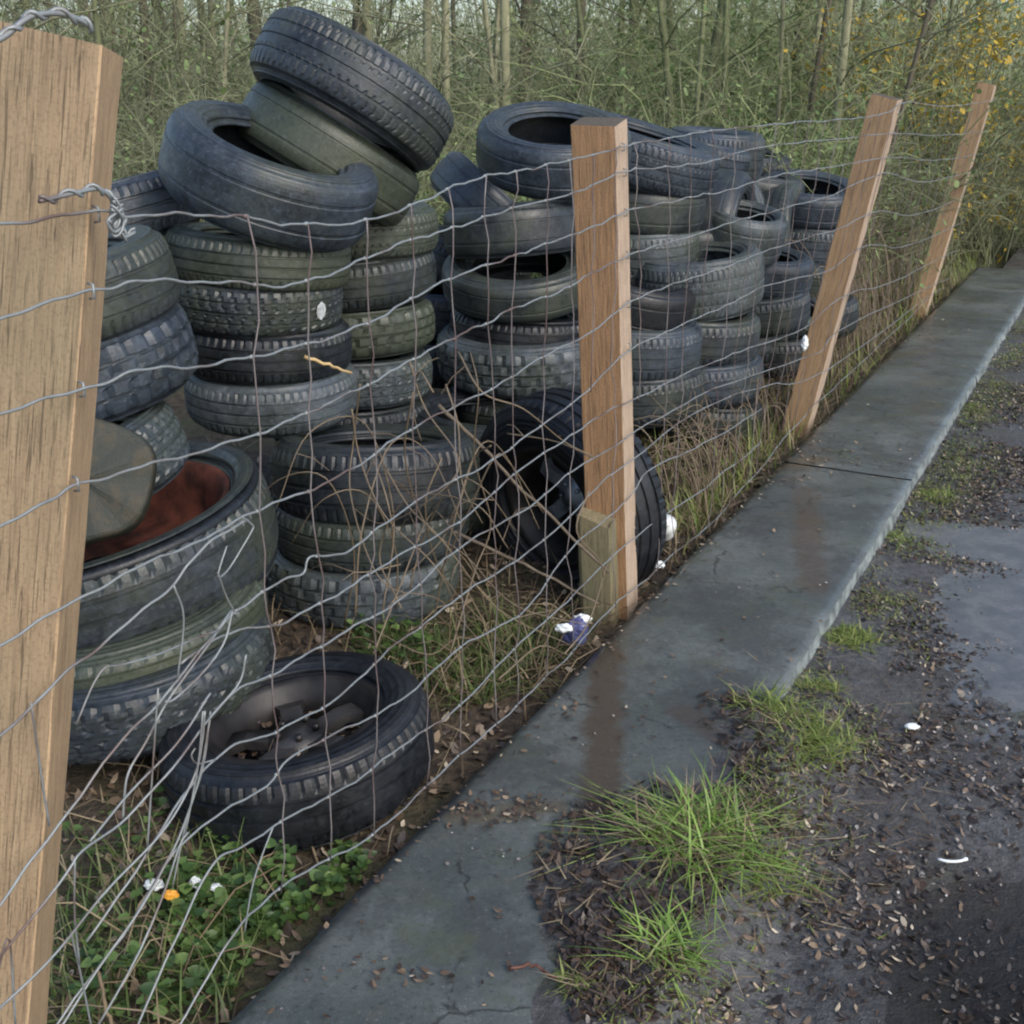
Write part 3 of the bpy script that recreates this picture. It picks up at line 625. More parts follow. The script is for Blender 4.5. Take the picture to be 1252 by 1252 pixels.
# ------------------------------------------------------------ fence
FE = thing('wire_fence', 'leaning stock fence of orange wooden posts and sagging square wire netting along the concrete', 'fence', tuple(P0))
def post(label, top, bot, wd, mA, mB, rot=0):
    s1, z1 = F(*top); s0, z0 = F(*bot)
    ds = (s1-s0)/(z1-z0); zb = -.25
    mb = MB(); sb = s0+ds*(zb-z0); n = 26; h = wd/2; rows = []
    T = SZ(s1, z1, -.004)-FN*h; B = SZ(sb, zb, -.004)-FN*h
    NN = Matrix.Rotation(R(rot), 3, 'Z')@FN; F2 = Matrix.Rotation(R(rot), 3, 'Z')@FD
    hh = h*(abs(math.cos(R(rot)))+abs(math.sin(R(rot))))+.001; T = SZ(s1, z1, -.004)-FN*hh; B = SZ(sb, zb, -.004)-FN*hh
    ax = (T-B).normalized(); d1 = (F2-ax*F2.dot(ax)).normalized(); d2 = ax.cross(d1); d2 = d2 if d2.dot(FN) > 0 else -d2
    L = (T-B).length; pf_ = [(-1, -1), (-1, 1), (1, 1), (1, -1)]
    # local frame: x along fence, y outward, z up
    Mx = Matrix((d1, d2, ax)).transposed().to_4x4(); Mx.translation = B
    V = []; bv = .035
    prof = [(-1, -1+bv), (-1, 1-bv), (-1+bv, 1), (1-bv, 1), (1, 1-bv), (1, -1+bv), (1-bv, -1), (-1+bv, -1)]
    for i in range(n+1):
        z = L*i/n; wob = .012*h
        for x, y in prof:
            q = .035*fbm(x*2, z*3, 1.0, s0*3+y)
            V.append((x*h*(1+q), y*h*(1+q), z if i < n else z+.006*x-.004*y))
    m_ = 8; f = []; mi = []
    for i in range(n):
        for k in range(m_):
            f.append((i*m_+k, i*m_+(k+1) % m_, (i+1)*m_+(k+1) % m_, (i+1)*m_+k)); mi.append(1 if k in (1, 2, 3) and k == 2 or k == 3 or k == 1 else 0)
    f.append(tuple(n*m_+k for k in range(m_))); mi.append(2)
    f.append(tuple(range(m_))[::-1]); mi.append(0)
    me_b = MB(); me_b.add(V, f); me_b.fm = mi
    o = me_b.build('post', [mA, mB, WOOD_T], FE, smooth=False)
    o.matrix_world = Mx; o.parent = FE; o.matrix_parent_inverse = Matrix.Translation(-P0); o['label'] = label
    return o, Mx, L, h
p1, M1, L1, h1 = post('nearest post, thick weathered wood filling the left edge', (141, 42), (48, 1250), .15, WOOD_N, WOOD_NS, 37)
p2, M2, L2, h2 = post('orange post with its lit right edge coloured paler, second from the left', (764, 149), (777, 722), .118, WOOD_F, WOOD_FS, 8)
p3, M3, L3, h3 = post('third post, leaning over the concrete', (1103, 118), (998, 500), .11, WOOD_F2, WOOD_FS)
p4, M4, L4, h4 = post('farthest post, leaning, by the end of the concrete', (1219, 103), (1138, 370), .11, WOOD_F2, WOOD_FS)
# mossy sleeve-coloured foot of the second post (old stub the new post is fixed to)
def pre(o): o.parent = FE; o.matrix_parent_inverse = Matrix.Translation(-P0); return o
mb = MB(); 
for i in range(1): pass
Bm = M2@Vector((-.02, -.012, .12)); 
stub = []
prof = [(-1, -.8), (-1, .8), (-.8, 1), (.8, 1), (1, .8), (1, -.8), (.8, -1), (-.8, -1)]
V = [tuple(M2@Vector((x*.030-.078, y*.052-.020, z+(.03*math.sin(2.2*x+1.7*y) if z > .3 else 0)))) for z in (.02, .2, .46, .50) for x, y in prof]
f = [(i*8+k, i*8+(k+1) % 8, (i+1)*8+(k+1) % 8, (i+1)*8+k) for i in range(3) for k in range(8)]+[tuple(24+k for k in range(8))]
mb.add(V, f); st = pre(mb.build('post_stub', WOOD_G, None, smooth=False)); st.location = (0, 0, 0); st['label'] = 'green mossy stub at the foot of the second post'
# line wires traced across the netting
H = [
 [(-140, 300), (0, 275), (60, 265), (135, 258), (150, 262), (220, 262), (285, 265), (355, 275), (440, 270), (520, 243), (560, 226), (600, 213), (650, 205), (712, 192), (757, 180), (800, 172), (870, 160), (960, 151), (1040, 145), (1085, 137), (1108, 124), (1160, 130), (1219, 122)],
 [(-140, 440), (0, 385), (30, 375), (60, 368), (100, 358), (135, 349), (160, 343), (210, 344), (265, 345), (340, 348), (400, 335), (450, 315), (500, 294), (560, 275), (624, 255), (714, 231), (760, 210), (806, 205), (859, 198), (925, 181), (1000, 172), (1097, 163), (1150, 166), (1210, 160)],
 [(-140, 560), (0, 505), (30, 493), (80, 481), (114, 471), (152, 454), (200, 449), (250, 445), (322, 433), (389, 416), (444, 394), (480, 376), (500, 365), (563, 335), (625, 313), (655, 302), (715, 280), (762, 260), (808, 248), (859, 238), (878, 235), (947, 215), (1010, 205), (1089, 192), (1140, 196), (1204, 188)],
 [(-140, 720), (0, 637), (60, 612), (87, 594), (157, 575), (243, 550), (308, 530), (375, 503), (436, 476), (480, 453), (500, 439), (560, 408), (598, 393), (628, 376), (687, 353), (724, 333), (765, 312), (813, 297), (884, 275), (947, 257), (1016, 238), (1080, 212), (1130, 222), (1196, 208)],
 [(-140, 880), (0, 787), (31, 767), (94, 730), (148, 699), (229, 665), (268, 649), (297, 631), (370, 602), (427, 572), (480, 537), (558, 494), (610, 468), (665, 435), (721, 405), (766, 372), (813, 349), (859, 336), (907, 318), (961, 298), (1027, 278), (1072, 258), (1120, 262), (1190, 236)],
 [(-140, 1010), (0, 892), (44, 855), (78, 821), (128, 785), (156, 761), (208, 715), (229, 686), (260, 657), (297, 632)],
 [(286, 746), (307, 733), (349, 707), (368, 698), (375, 681), (406, 678), (432, 665), (459, 645), (534, 597), (584, 571), (657, 523), (716, 476), (777, 422), (841, 393), (904, 365), (941, 347), (1013, 330), (1058, 300), (1110, 300), (1180, 270)],
 [(-100, 1230), (0, 1097), (57, 1024), (138, 918), (203, 845), (271, 756), (286, 746)],
 [(219, 813), (270, 776), (330, 765), (354, 754), (417, 720), (485, 681), (547, 645), (617, 588), (676, 545), (724, 512), (779, 484), (860, 446), (925, 422), (980, 402), (1035, 360), (1090, 345), (1170, 305)],
 [(255, 871), (281, 845), (333, 821), (385, 793), (440, 760), (490, 728), (554, 674), (643, 619), (701, 575), (778, 526), (860, 480), (930, 455), (1000, 430), (1040, 395), (1160, 340)],
 [(100, 1150), (174, 1043), (240, 949), (286, 912), (333, 894), (411, 850), (474, 795), (521, 759), (565, 722), (646, 674), (727, 597), (772, 560), (860, 498), (940, 470), (1010, 452), (1150, 352)],
 [(60, 1262), (148, 1144), (224, 1022), (323, 959), (359, 923), (448, 876), (495, 847), (562, 792), (617, 759), (650, 733), (705, 663), (768, 608), (797, 571), (860, 542), (930, 500)],
 [(160, 1262), (208, 1160), (255, 1063), (297, 1032), (365, 988), (432, 954), (500, 905), (560, 860), (650, 772), (725, 702), (775, 655), (860, 596), (930, 540)],
 [(208, 1262), (250, 1190), (292, 1126), (323, 1100), (365, 1069), (432, 1032), (479, 996), (560, 925), (600, 888), (657, 836), (694, 803), (716, 772), (749, 739), (786, 711), (815, 681), (862, 645), (930, 570), (985, 505), (1050, 445), (1135, 365)],
]
def smooth_pts(pp, off=.0, sub=6, jit=0.0):
    q = [F(x, y, off) for x, y in pp]
    q = [Vector((s, z+rnd.uniform(-jit, jit), off)) for s, z in q]
    return cr(q, sub)
HW = []
def knot(mb, p, r, axis):
    # small twisted collar of wire
    u = axis.normalized(); mb.tube([p-u*r*2.6, p-u*r, p+u*r, p+u*r*2.6], [r*1.2, r*1.75, r*1.75, r*1.2], 7)
XS = {}
for i, pp in enumerate(H):
    c = smooth_pts(pp, .002, 6, .0012)
    c2 = []
    for k, p in enumerate(c):
        wob = .002*math.sin(p.x*41+i)+.0012*math.sin(p.x*97+2*i)
        c2.append(Vector((p.x, p.y+wob, .003+.008*math.sin(p.x*6+i*1.7)**2)))
    HW.append(c2)
def hz(i, s):
    c = HW[i]
    for a, b in zip(c, c[1:]):
        lo, hi = min(a.x, b.x), max(a.x, b.x)
        if lo <= s <= hi and hi > lo: return a+(b-a)*((s-a.x)/(b.x-a.x))
    return None
knots = [[] for _ in H]
# verticals by plane coordinate
stays = []
sv = -2.3
sset = []
s = .02
while s > -1.75: sset.append(s-.02); s -= .15
s = .17
while s < 5.2: sset.append(s); s += .15 if s < 2.2 else .3
chain = [0, 1, 2, 3, 4, 6, 8, 9, 10, 11, 12, 13]
chainL = [0, 1, 2, 3, 4, 5, 7]
for s in sset:
    pts = []; left = F(297, 631)[0]
    ch = chain if s > left+.02 else chainL+[10, 11, 12, 13]
    dr = rnd.uniform(-.012, .012); broken = rnd.random() < .12
    for i in ch:
        dr += rnd.uniform(-.014, .014)+(.0 if abs(dr) < .03 else -dr*.4)
        q = hz(i, s+dr)
        if q is None: continue
        if pts and q.y > pts[-1].y-.01: continue
        if pts and pts[-1].y-q.y > .33 and i > 5: break
        pts.append(q); knots[i].append(q)
        if broken and i > 5 and rnd.random() < .4: break
    if len(pts) > 1:
        P3 = []
        for a, b in zip(pts, pts[1:]):
            P3.append(a); mid = (a+b)/2; mid.x += rnd.uniform(-.008, .008); mid.z += rnd.uniform(0, .006); P3.append(mid)
        P3.append(pts[-1]+Vector((0, -.008, 0))); stays.append(P3)
for i, c in enumerate(HW):
    mb = MB(); pts = [SZ(p.x, p.y, p.z) for p in c]; mb.tube(pts, .0019, 6)
    for q in knots[i]: knot(mb, SZ(q.x, q.y, q.z), .0019, FD)
    pre(mb.build('line_wire', WIRE, None)).location = (0, 0, 0)
for P3 in stays:
    mb = MB(); mb.tube([SZ(p.x, p.y, p.z+.003) for p in P3], .0014, 5); pre(mb.build('stay_wire', WIRE_R, None))
# loose bunched wires near the first post
LOOSE = [
 [(151, 1001), (153, 975), (159, 945), (181, 908), (204, 859), (232, 815), (260, 780), (286, 746)],
 [(108, 1028), (148, 985), (200, 926), (225, 893), (249, 859), (258, 848)],
 [(0, 1175), (80, 1065), (100, 1040), (150, 1008), (190, 960), (240, 900), (290, 840), (300, 800)],
 [(0, 1235), (88, 1140), (174, 1043), (215, 990), (241, 945), (250, 905), (253, 870)],
 [(30, 1300), (80, 1249), (148, 1144), (200, 1060), (223, 1020), (245, 953), (256, 880)],
 [(118, 1260), (196, 1106), (222, 1035), (232, 1018)],
 [(204, 859), (219, 850), (271, 790), (286, 746)],
 [(280, 668), (268, 705), (284, 694), (308, 650), (308, 641), (297, 632)],
 [(268, 700), (278, 730), (286, 746)],
 [(96, 886), (125, 822), (150, 812), (219, 790), (270, 770)],
 [(88, 1140), (100, 1190), (115, 1262)], [(94, 1050), (94, 1120), (100, 1180)],
 [(40, 860), (52, 945), (62, 1010)], [(210, 715), (222, 755), (215, 830)], [(0, 1190), (14, 1150), (22, 1262)],
 [(250, 870), (243, 935), (224, 1020)], [(258, 870), (250, 940), (230, 1005), (210, 1085)], [(262, 928), (243, 934), (236, 925), (240, 915)],
 [(196, 842), (190, 925), (180, 1045)], [(335, 1010), (312, 1080), (300, 1140)]]
for k, pp in enumerate(LOOSE):
    c = smooth_pts(pp, .012+.006*(k % 4), 5)
    mb = MB(); mb.tube([SZ(p.x, p.y, p.z+.004*math.sin(p.x*30+k)) for p in c], .0018 if k < 7 else .0014, 6)
    o = pre(mb.build('loose_wire', WIRE, None)); o['label'] = 'bent loose strand hanging from the netting near the first post'
# wraps: wire tied round the near post, over its top, staples
def wrapw(pp, off, r=.0028, name='tie_wire', double=True):
    c = smooth_pts(pp, off, 6); mb = MB(); P = [SZ(p.x, p.y, p.z) for p in c]; mb.tube(P, r, 6)
    if double: mb.tube([p+Vector((0, 0, .005*math.cos(k*.8)))+FN*.004*math.sin(k*.8) for k, p in enumerate(P)], r*.8, 6)
    return pre(mb.build(name, WIRE, None))
wrapw([(48, 246), (75, 240), (100, 234), (120, 231), (134, 240), (142, 258), (146, 275), (152, 288)], .012)
wrapw([(-60, 70), (0, 48), (25, 28), (45, 18), (75, 17), (100, 26), (112, 34)], .01, .0032)
wrapw([(138, 245), (150, 262), (140, 276), (150, 290), (165, 284)], .02, .0022)
wrapw([(136, 256), (154, 268), (141, 284), (132, 270), (150, 255)], .024, .002)
for px, py in ((762, 180), (764, 211), (765, 260), (767, 312), (769, 372), (770, 424), (1098, 137), (1092, 163), (1085, 192), (118, 262), (112, 356), (100, 476), (93, 592)):
    mb = MB(); s_, z_ = F(px, py, .003); p = SZ(s_, z_, .0045); mb.tube([p-Vector((0, 0, .009))-FN*.006, p-Vector((0, 0, .008))+FN*.002, p+Vector((0, 0, .008))+FN*.002, p+Vector((0, 0, .009))-FN*.006], .0018, 5)
    pre(mb.build('staple', WIRE, None))
# ------------------------------------------------------------ vegetation helpers
def blades(pos, length, width, lean_, az, curl, segs=3):
    """numpy grass blades: pos (n,3), returns V,Q"""
    n = len(pos); t = np.linspace(0, 1, segs+1)[None, :]
    L = length[:, None]; ln = lean_[:, None]; cu = curl[:, None]
    hx = (np.sin(ln)*t+cu*t*t)*L; hz_ = (np.cos(ln)*t-cu*.55*t*t)*L
    ca, sa = np.cos(az)[:, None], np.sin(az)[:, None]
    cx = pos[:, 0:1]+hx*ca; cy = pos[:, 1:2]+hx*sa; cz = np.maximum(pos[:, 2:3]+hz_, pos[:, 2:3]+.003)
    w_ = width[:, None]*(1-t**1.6*.92)*.5
    a = np.stack([cx-sa*w_, cy+ca*w_, cz], 2); b = np.stack([cx+sa*w_, cy-ca*w_, cz], 2)
    V = np.stack([a, b], 2).reshape(-1, 3); m_ = (segs+1)*2
    base = (np.arange(n)*m_)[:, None]+np.arange(segs)[None]*2; base = base.ravel()
    return V, np.stack([base, base+1, base+3, base+2], 1)
def scatter_leaves(pos, size, mt, name, tilt=.5, asp=.5, curl=.25):
    n = len(pos); az = NR.uniform(0, 2*PI, n); s_ = size
    u = np.stack([np.cos(az), np.sin(az), NR.normal(0, tilt, n)*.6], 1); v = np.stack([-np.sin(az), np.cos(az), NR.normal(0, tilt, n)*.6], 1)
    u *= s_[:, None]*.5; v *= (s_*NR.uniform(asp*.6, asp*1.3, n))[:, None]*.5
    up = np.zeros((n, 3)); up[:, 2] = s_*curl*NR.uniform(-.2, 1, n)
    P = [pos-u, pos-u*.35+v-up*.15, pos+u*.45+v*.9+up*.2, pos+u+up, pos+u*.4-v+up*.15, pos-u*.4-v*.9-up*.1]
    V = np.stack(P, 1).reshape(-1, 3); b = np.arange(n)*6
    return quads_obj(name, V, np.stack([b, b+1, b+2, b+3, b+4, b+5], 1), mt, smooth=False)
def pix_scatter(n, poly, zf):
    xs = [p[0] for p in poly]; ys = [p[1] for p in poly]; out = []
    def inside(x, y):
        c = False; j = len(poly)-1
        for i in range(len(poly)):
            if (poly[i][1] > y) != (poly[j][1] > y) and x < (poly[j][0]-poly[i][0])*(y-poly[i][1])/(poly[j][1]-poly[i][1])+poly[i][0]: c = not c
            j = i
        return c
    while len(out) < n:
        x, y = rnd.uniform(min(xs), max(xs)), rnd.uniform(min(ys), max(ys))
        if inside(x, y):
            p = G(x, y, zf); out.append((p.x, p.y, p.z))
    return np.array(out)
def surf(P, fn, dz=0.0):
    for p in P: p[2] = fn(p[0], p[1])+dz
    return P
def topz(x, y):   # path / slab / field surface
    o = FN.x*x+FN.y*y
    if o < SL: return gz(x, y)
    if o < SR: return max(.002, pathz(x, y)+.001) if (y < 2.9) else .002
    return pathz(x, y)
dbo = scatter_leaves(WF_DEB, NR.uniform(.008, .03, len(WF_DEB)), LEAF, 'rotten_leaves', .5); dbo.matrix_world = Matrix.Translation(wf.location)@wf.rotation_quaternion.to_matrix().to_4x4()
stuff(dbo, 'rotten leaves and dirt lying inside the flat wheel', 'leaf litter')
# --- leaf litter on the path, spilling on the concrete
def band(n, s0, s1, o_mu, o_sd, omin, omax, dec=0):
    out = []
    while len(out) < n:
        s_ = s0+(s1-s0)*rnd.random()**(1.5 if dec else 1); o = rnd.gauss(o_mu, o_sd)
        if o < omin or o > omax: continue
        p = so(s_, o); 
        if fbm(p.x, p.y, 3.5, 7)+.35 < rnd.random()*.9: continue
        out.append((p.x, p.y, topz(p.x, p.y)+.004))
    return np.array(out)
A = band(9000, -2.6, 5.0, -.36, .20, SR+.005, .5)
stuff(scatter_leaves(A, NR.uniform(.005, .026, len(A)), LEAF, 'leaf_litter', .5, .35), 'carpet of dead brown leaf scraps and chips on the muddy path', 'leaf litter')
A = band(6000, -2.4, 3.4, -.3, .26, SR+.005, .7)
stuff(scatter_leaves(A, NR.uniform(.006, .028, len(A)), LEAF_D, 'wet_leaf_mulch'), 'dark wet leaf mulch beside the concrete strip', 'leaf litter')
A1 = pix_scatter(1500, [(655, 1030), (700, 985), (780, 960), (850, 960), (905, 955), (870, 900), (850, 850), (900, 845), (950, 870), (960, 1000), (880, 1100), (780, 1252), (700, 1252), (680, 1150), (650, 1090)], 0.002)
A2 = pix_scatter(500, [(700, 1130), (790, 1090), (800, 1252), (700, 1252)], .002)
A = surf(np.concatenate([A1, A2]), topz, .005)
stuff(scatter_leaves(A, NR.uniform(.008, .03, len(A)), LEAF_D, 'leaf_mulch'), 'leaf mulch washed onto the broken edge of the concrete by the grass tuft', 'leaf litter')
A = []
for x, y, r_, n in ((905, 575, 60, 200), (600, 990, 50, 140), (1020, 560, 50, 120), (1130, 400, 60, 90), (730, 870, 50, 26), (1000, 440, 60, 70), (470, 1190, 60, 26), (760, 620, 200, 0)):
    for _ in range(n):
        p = G(x+rnd.gauss(0, r_), y+rnd.gauss(0, r_*.22)); o = FN.dot(p)
        if SL+.01 < o < SR-.01: A.append((p.x, p.y, .005))
for _ in range(260):
    p = so(rnd.uniform(-2.2, 5), rnd.uniform(SL+.01, SR-.01)); A.append((p.x, p.y, .005))
for _ in range(260):
    p = so(rnd.uniform(-2.2, 5), SL+abs(rnd.gauss(0, .03))+.005); A.append((p.x, p.y, .005))
A = np.array(A); stuff(scatter_leaves(A, NR.uniform(.006, .02, len(A)), LEAF, 'fallen_bits', .2), 'scattered leaf bits lying on the wet concrete strip', 'leaf litter')
A = band(9000, -2.4, 5.5, -.49, .09, SR+.012, .1)
V, Q = blades(A, NR.uniform(.006, .022, len(A)), NR.uniform(.0015, .004, len(A)), NR.uniform(.2, 1.4, len(A)), NR.uniform(0, 6.28, len(A)), NR.uniform(0, .6, len(A)))
stuff(quads_obj('moss', V, Q, GRASS_Y), 'thin moss and seedling grass scattered through the leaf litter along the concrete', 'moss')
A = band(11000, -2.6, 5.0, -.1, .3, SR+.005, .9)
GRIT = island('grit', [(0, (.05, .045, .042)), (.5, (.12, .105, .095)), (.9, (.24, .21, .19)), (1, (.5, .47, .42))], .5)
stuff(scatter_leaves(A, NR.uniform(.003, .012, len(A)), GRIT, 'grit', .9, .8, .4), 'fine grit and crumbs of soil all over the path', 'grit')
A = []
for _ in range(900):
    p = so(rnd.uniform(-2.2, 4.5), rnd.uniform(SL+.01, SR-.01))
    if fbm(p.x, p.y, 4, 21) > .05: A.append((p.x, p.y, .004))
A = np.array(A); stuff(scatter_leaves(A, NR.uniform(.003, .009, len(A)), GRIT, 'grit', .3, .8, .4), 'fine grit sprinkled over the concrete strip', 'grit')
A = surf(np.concatenate([pix_scatter(260, [(650, 1030), (780, 950), (960, 930), (1010, 1080), (850, 1240), (710, 1240)], 0), pix_scatter(240, [(860, 850), (1000, 800), (1130, 780), (1150, 1000), (1000, 1150), (900, 950)], -.04)]), topz, .008)
V, Q = blades(A, NR.uniform(.02, .085, len(A)), NR.uniform(.0015, .0035, len(A)), NR.uniform(1.35, 1.52, len(A)), NR.uniform(0, 6.28, len(A)), NR.uniform(0, .1, len(A)), 4)
stuff(quads_obj('straw_bits', V, Q, STRAW), 'thin straw and stalk pieces lying flat across the mulch around the tufts', 'straw')
# --- field-side litter and dry grass
def field_pts(n, x0, x1, y0, y1, cond=lambda x, y: True):
    out = []
    while len(out) < n:
        x, y = rnd.uniform(x0, x1), rnd.uniform(y0, y1); o = FN.x*x+FN.y*y
        if o < SL-.01 and cond(x, y): out.append((x, y, gz(x, y)))
    return np.array(out)
A = field_pts(9000, -1.6, 1.4, 1.1, 4.6); A[:, 2] += .008
stuff(scatter_leaves(A, NR.uniform(.008, .035, len(A)), LEAF, 'field_litter', .8), 'brown dead leaves and stalk bits on the soil under the fence', 'leaf litter')
def grass_obj(name, P, l0, l1, wd, mt, label, cat='grass', lean0=.1, lean1=.9, c=.5, kind='stuff'):
    n = len(P); V, Q = blades(P, NR.uniform(l0, l1, n), NR.uniform(wd*.6, wd*1.3, n), NR.uniform(lean0, lean1, n), NR.uniform(0, 2*PI, n), NR.uniform(0, c, n))
    o = quads_obj(name, V, Q, mt); 
    return tag(o, label, cat, None, kind)
A = field_pts(2600, -1.5, 2.4, 1.1, 6.5)
grass_obj('dry_grass', A, .04, .22, .004, STRAW, 'straw-coloured dead grass along the foot of the tyre heaps', c=.9)
A = field_pts(4200, .5, 3.6, 3.4, 9.5, lambda x, y: FN.x*x+FN.y*y > -1.9)
grass_obj('dead_grass', A, .04, .20, .005, STRAW, 'thick dry brown grass and stalks between the far heap and the fence', c=.9, lean1=1.35)
A = field_pts(2600, .5, 4.6, 3.4, 11, lambda x, y: FN.x*x+FN.y*y > -2.4)
grass_obj('fence_grass', A, .06, .26, .006, GRASS_Y, 'green grass coming up through the dead stalks by the third post')
def pg(n, poly, z=-.08): return surf(pix_scatter(n, poly, z), topz)
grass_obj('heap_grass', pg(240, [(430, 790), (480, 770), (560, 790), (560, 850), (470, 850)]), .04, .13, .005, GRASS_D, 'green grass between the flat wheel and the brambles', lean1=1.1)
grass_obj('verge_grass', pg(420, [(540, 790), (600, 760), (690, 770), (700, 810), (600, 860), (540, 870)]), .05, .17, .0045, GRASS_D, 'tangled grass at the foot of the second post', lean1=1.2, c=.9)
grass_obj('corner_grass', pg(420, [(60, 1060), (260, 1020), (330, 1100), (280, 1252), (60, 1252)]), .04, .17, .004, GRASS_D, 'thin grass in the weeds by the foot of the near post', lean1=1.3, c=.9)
grass_obj('post_grass', pg(300, [(780, 670), (860, 600), (930, 540), (960, 545), (850, 660)]), .04, .13, .006, GRASS_Y, 'short green grass along the concrete edge right of the second post')
# --- broadleaf weeds
def weeds(name, n, poly, label, smin=.004, smax=.012):
    P = pg(n, poly); mb = MB()
    for p in P:
        if fbm(p[0], p[1], 9, 31) < -.28: continue
        h = rnd.uniform(.005, .06)*(1+fbm(p[0], p[1], 14, 3)); r_ = rnd.uniform(smin, smax); az = rnd.uniform(0, 6.28); tl = rnd.uniform(.0, .6)
        M = Matrix.Translation(Vector(p)+Vector((0, 0, h)))@Matrix.Rotation(az, 4, 'Z')@Matrix.Rotation(tl, 4, 'X')
        k = 9; v = [tuple(M@Vector((0, 0, -r_*.25)))]
        for i in range(k):
            a = 2*PI*i/k; q = 1+.25*math.cos(3*a)+.08*math.cos(9*a); v.append(tuple(M@Vector((r_*q*math.cos(a), r_*q*math.sin(a), r_*.12*math.sin(2*a)))))
        mb.add(v, [(0, 1+i, 1+(i+1) % k) for i in range(k)])
        if rnd.random() < .3: mb.tube([p, tuple(M@Vector((0, 0, -r_*.2)))], .0012, 3, False)
    return tag(mb.build(name, WEED), label, 'weeds', None, 'stuff')
weeds('weeds', 1250, [(205, 1090), (260, 1040), (330, 1030), (440, 1040), (460, 1060), (400, 1110), (330, 1150), (250, 1180), (205, 1150)], 'bright green leafy weeds in front of the flat wheel')
weeds('creeping_weeds', 330, [(80, 1150), (200, 1090), (330, 1100), (300, 1230), (200, 1250), (90, 1250)], 'scattered small green weeds near the foot of the near post', .005, .012)
weeds('small_weeds', 260, [(420, 770), (520, 780), (540, 830), (430, 800)], 'green leaves growing behind the flat wheel')
weeds('edge_weeds', 60, [(60, 1040), (180, 960), (260, 1010), (140, 1060)], 'thin green weeds under the bunched wires', .004, .011)
# --- grass tufts on the path
def tuft(label, px, py, n, l0, l1, spread, mt, w_=.006, straw=0, flat=.9):
    c = G(px, py, -.045); c.z = topz(c.x, c.y)-.004
    P = np.array([(c.x+q_*math.cos(w2), c.y+q_*math.sin(w2), topz(c.x, c.y)-.002) for q_, w2 in ((spread*1.8*rnd.random()**.7, rnd.uniform(0, 6.283)) for _ in range(n))])-np.array([c.x, c.y, c.z])
    ln = np.abs(NR.normal(1.0, .4, n)).clip(.1, 1.5)
    az = NR.uniform(0, 2*PI, n); cl = NR.integers(0, 5, n); az = az*.6+cl*1.3
    V, Q = blades(P, NR.uniform(l0, l1, n), NR.uniform(w_*.5, w_*1.2, n), ln, az, NR.uniform(.1, flat, n), 5)
    t = thing('grass_tuft', label, 'grass', tuple(c), 'grass tufts beside the concrete strip'); quads_obj('green_blades', V, Q, mt, t)
    if straw > 40:
        P = np.random.default_rng(3).normal(0, spread*.8, (straw, 3)); P[:, 2] = .005
        V, Q = blades(P, NR.uniform(l0*1.0, l1*1.15, straw), np.full(straw, w_*.8), NR.uniform(1.0, 1.45, straw), NR.uniform(0, 2*PI, straw), NR.uniform(0, .15, straw), 4)
        quads_obj('dead_blades', V, Q, STRAW, t)
    return t
tuft('large bright green grass tuft on the broken edge of the concrete', 850, 1055, 430, .04, .15, .062, GRASS, .0050, 170, 1.3)
tuft('sparse grass tuft nearer the camera, below the large bright one', 815, 1195, 120, .03, .10, .03, GRASS, .005, 26)
tuft('yellowish grass tuft at the chipped corner of the concrete', 985, 925, 420, .02, .075, .06, GRASS_Y, .0045, 20)
tuft('low green tuft between the two bigger ones', 940, 890, 200, .02, .07, .05, GRASS_Y, .005, 8)
tuft('yellow-green mossy clump two thirds of the way to the puddle', 1042, 780, 420, .015, .045, .04, GRASS_Y, .004, 8)
tuft('small mossy clump level with the puddle edge', 1000, 845, 220, .015, .05, .03, GRASS_Y, .004, 6)
tuft('farthest mossy clump against the concrete edge', 1142, 606, 420, .015, .04, .045, GRASS_Y, .004, 4)
tuft('mossy clump just below the farthest one', 1102, 655, 320, .012, .035, .045, GRASS_Y, .004, 4)
tuft('tiny tuft at the bottom edge beside the concrete', 712, 1236, 160, .01, .04, .022, GRASS_Y, .004, 6)
tuft('thin grass spreading to the right of the large bright tuft', 925, 1085, 160, .02, .07, .04, GRASS_Y, .004, 16)
tuft('faint green patch far along the concrete edge', 1190, 500, 240, .01, .03, .05, GRASS_Y, .004, 4)
# --- sticks and brambles
def stick(label, pts, r0, r1, mt, cat='stick', name='dead_branch', sub=5, wob=.006):
    c = cr(pts, sub); n = len(c)
    for k in range(1, n-1): c[k] = c[k]+Vector([rnd.uniform(-wob, wob)*.5 for _ in range(3)])
    mb = MB(); mb.tube(c, [r0+(r1-r0)*k/(n-1) for k in range(n)], 6)
    return tag(mb.build(name, mt), label, cat)
DEADW = plain('dead_branch_wood', (.12, .095, .068), .8)
stick('long straight dead branch slanting down across the standing wheel', [atY(536, 495, 2.98), atY(590, 548, 2.97), atY(640, 600, 2.96), atY(745, 700, 2.92)], .006, .004, DEADW)
stick('lower dead branch slanting down under the standing wheel', [atY(555, 650, 2.85), atY(640, 690, 2.86), atY(732, 738, 2.9)], .005, .0035, DEADW)
stick('yellow wood splinter lying on the rear tyre column', [atY(372, 436, 3.18), atY(402, 446, 3.2), atY(430, 456, 3.22)], .006, .004, plain('split_yellow_wood', (.5, .36, .17), .6))
stick('pale straw stem standing in the bottom left corner', [atY(118, 1185, 1.5), atY(127, 1220, 1.46), atY(137, 1262, 1.42)], .003, .0035, STRAW)
stick('reddish fallen twig on the concrete at the bottom', [G(622, 1184, .008), G(650, 1180, .012), G(672, 1192, .01), G(700, 1196, .008)], .0035, .002, plain('red_twig', (.11, .045, .03), .5), name='twig')
stick('thin pale twig lying beside the large grass tuft', [G(960, 1068, -.03), G(985, 1082, -.03), G(1018, 1098, -.035)], .003, .0015, STRAW, name='twig')
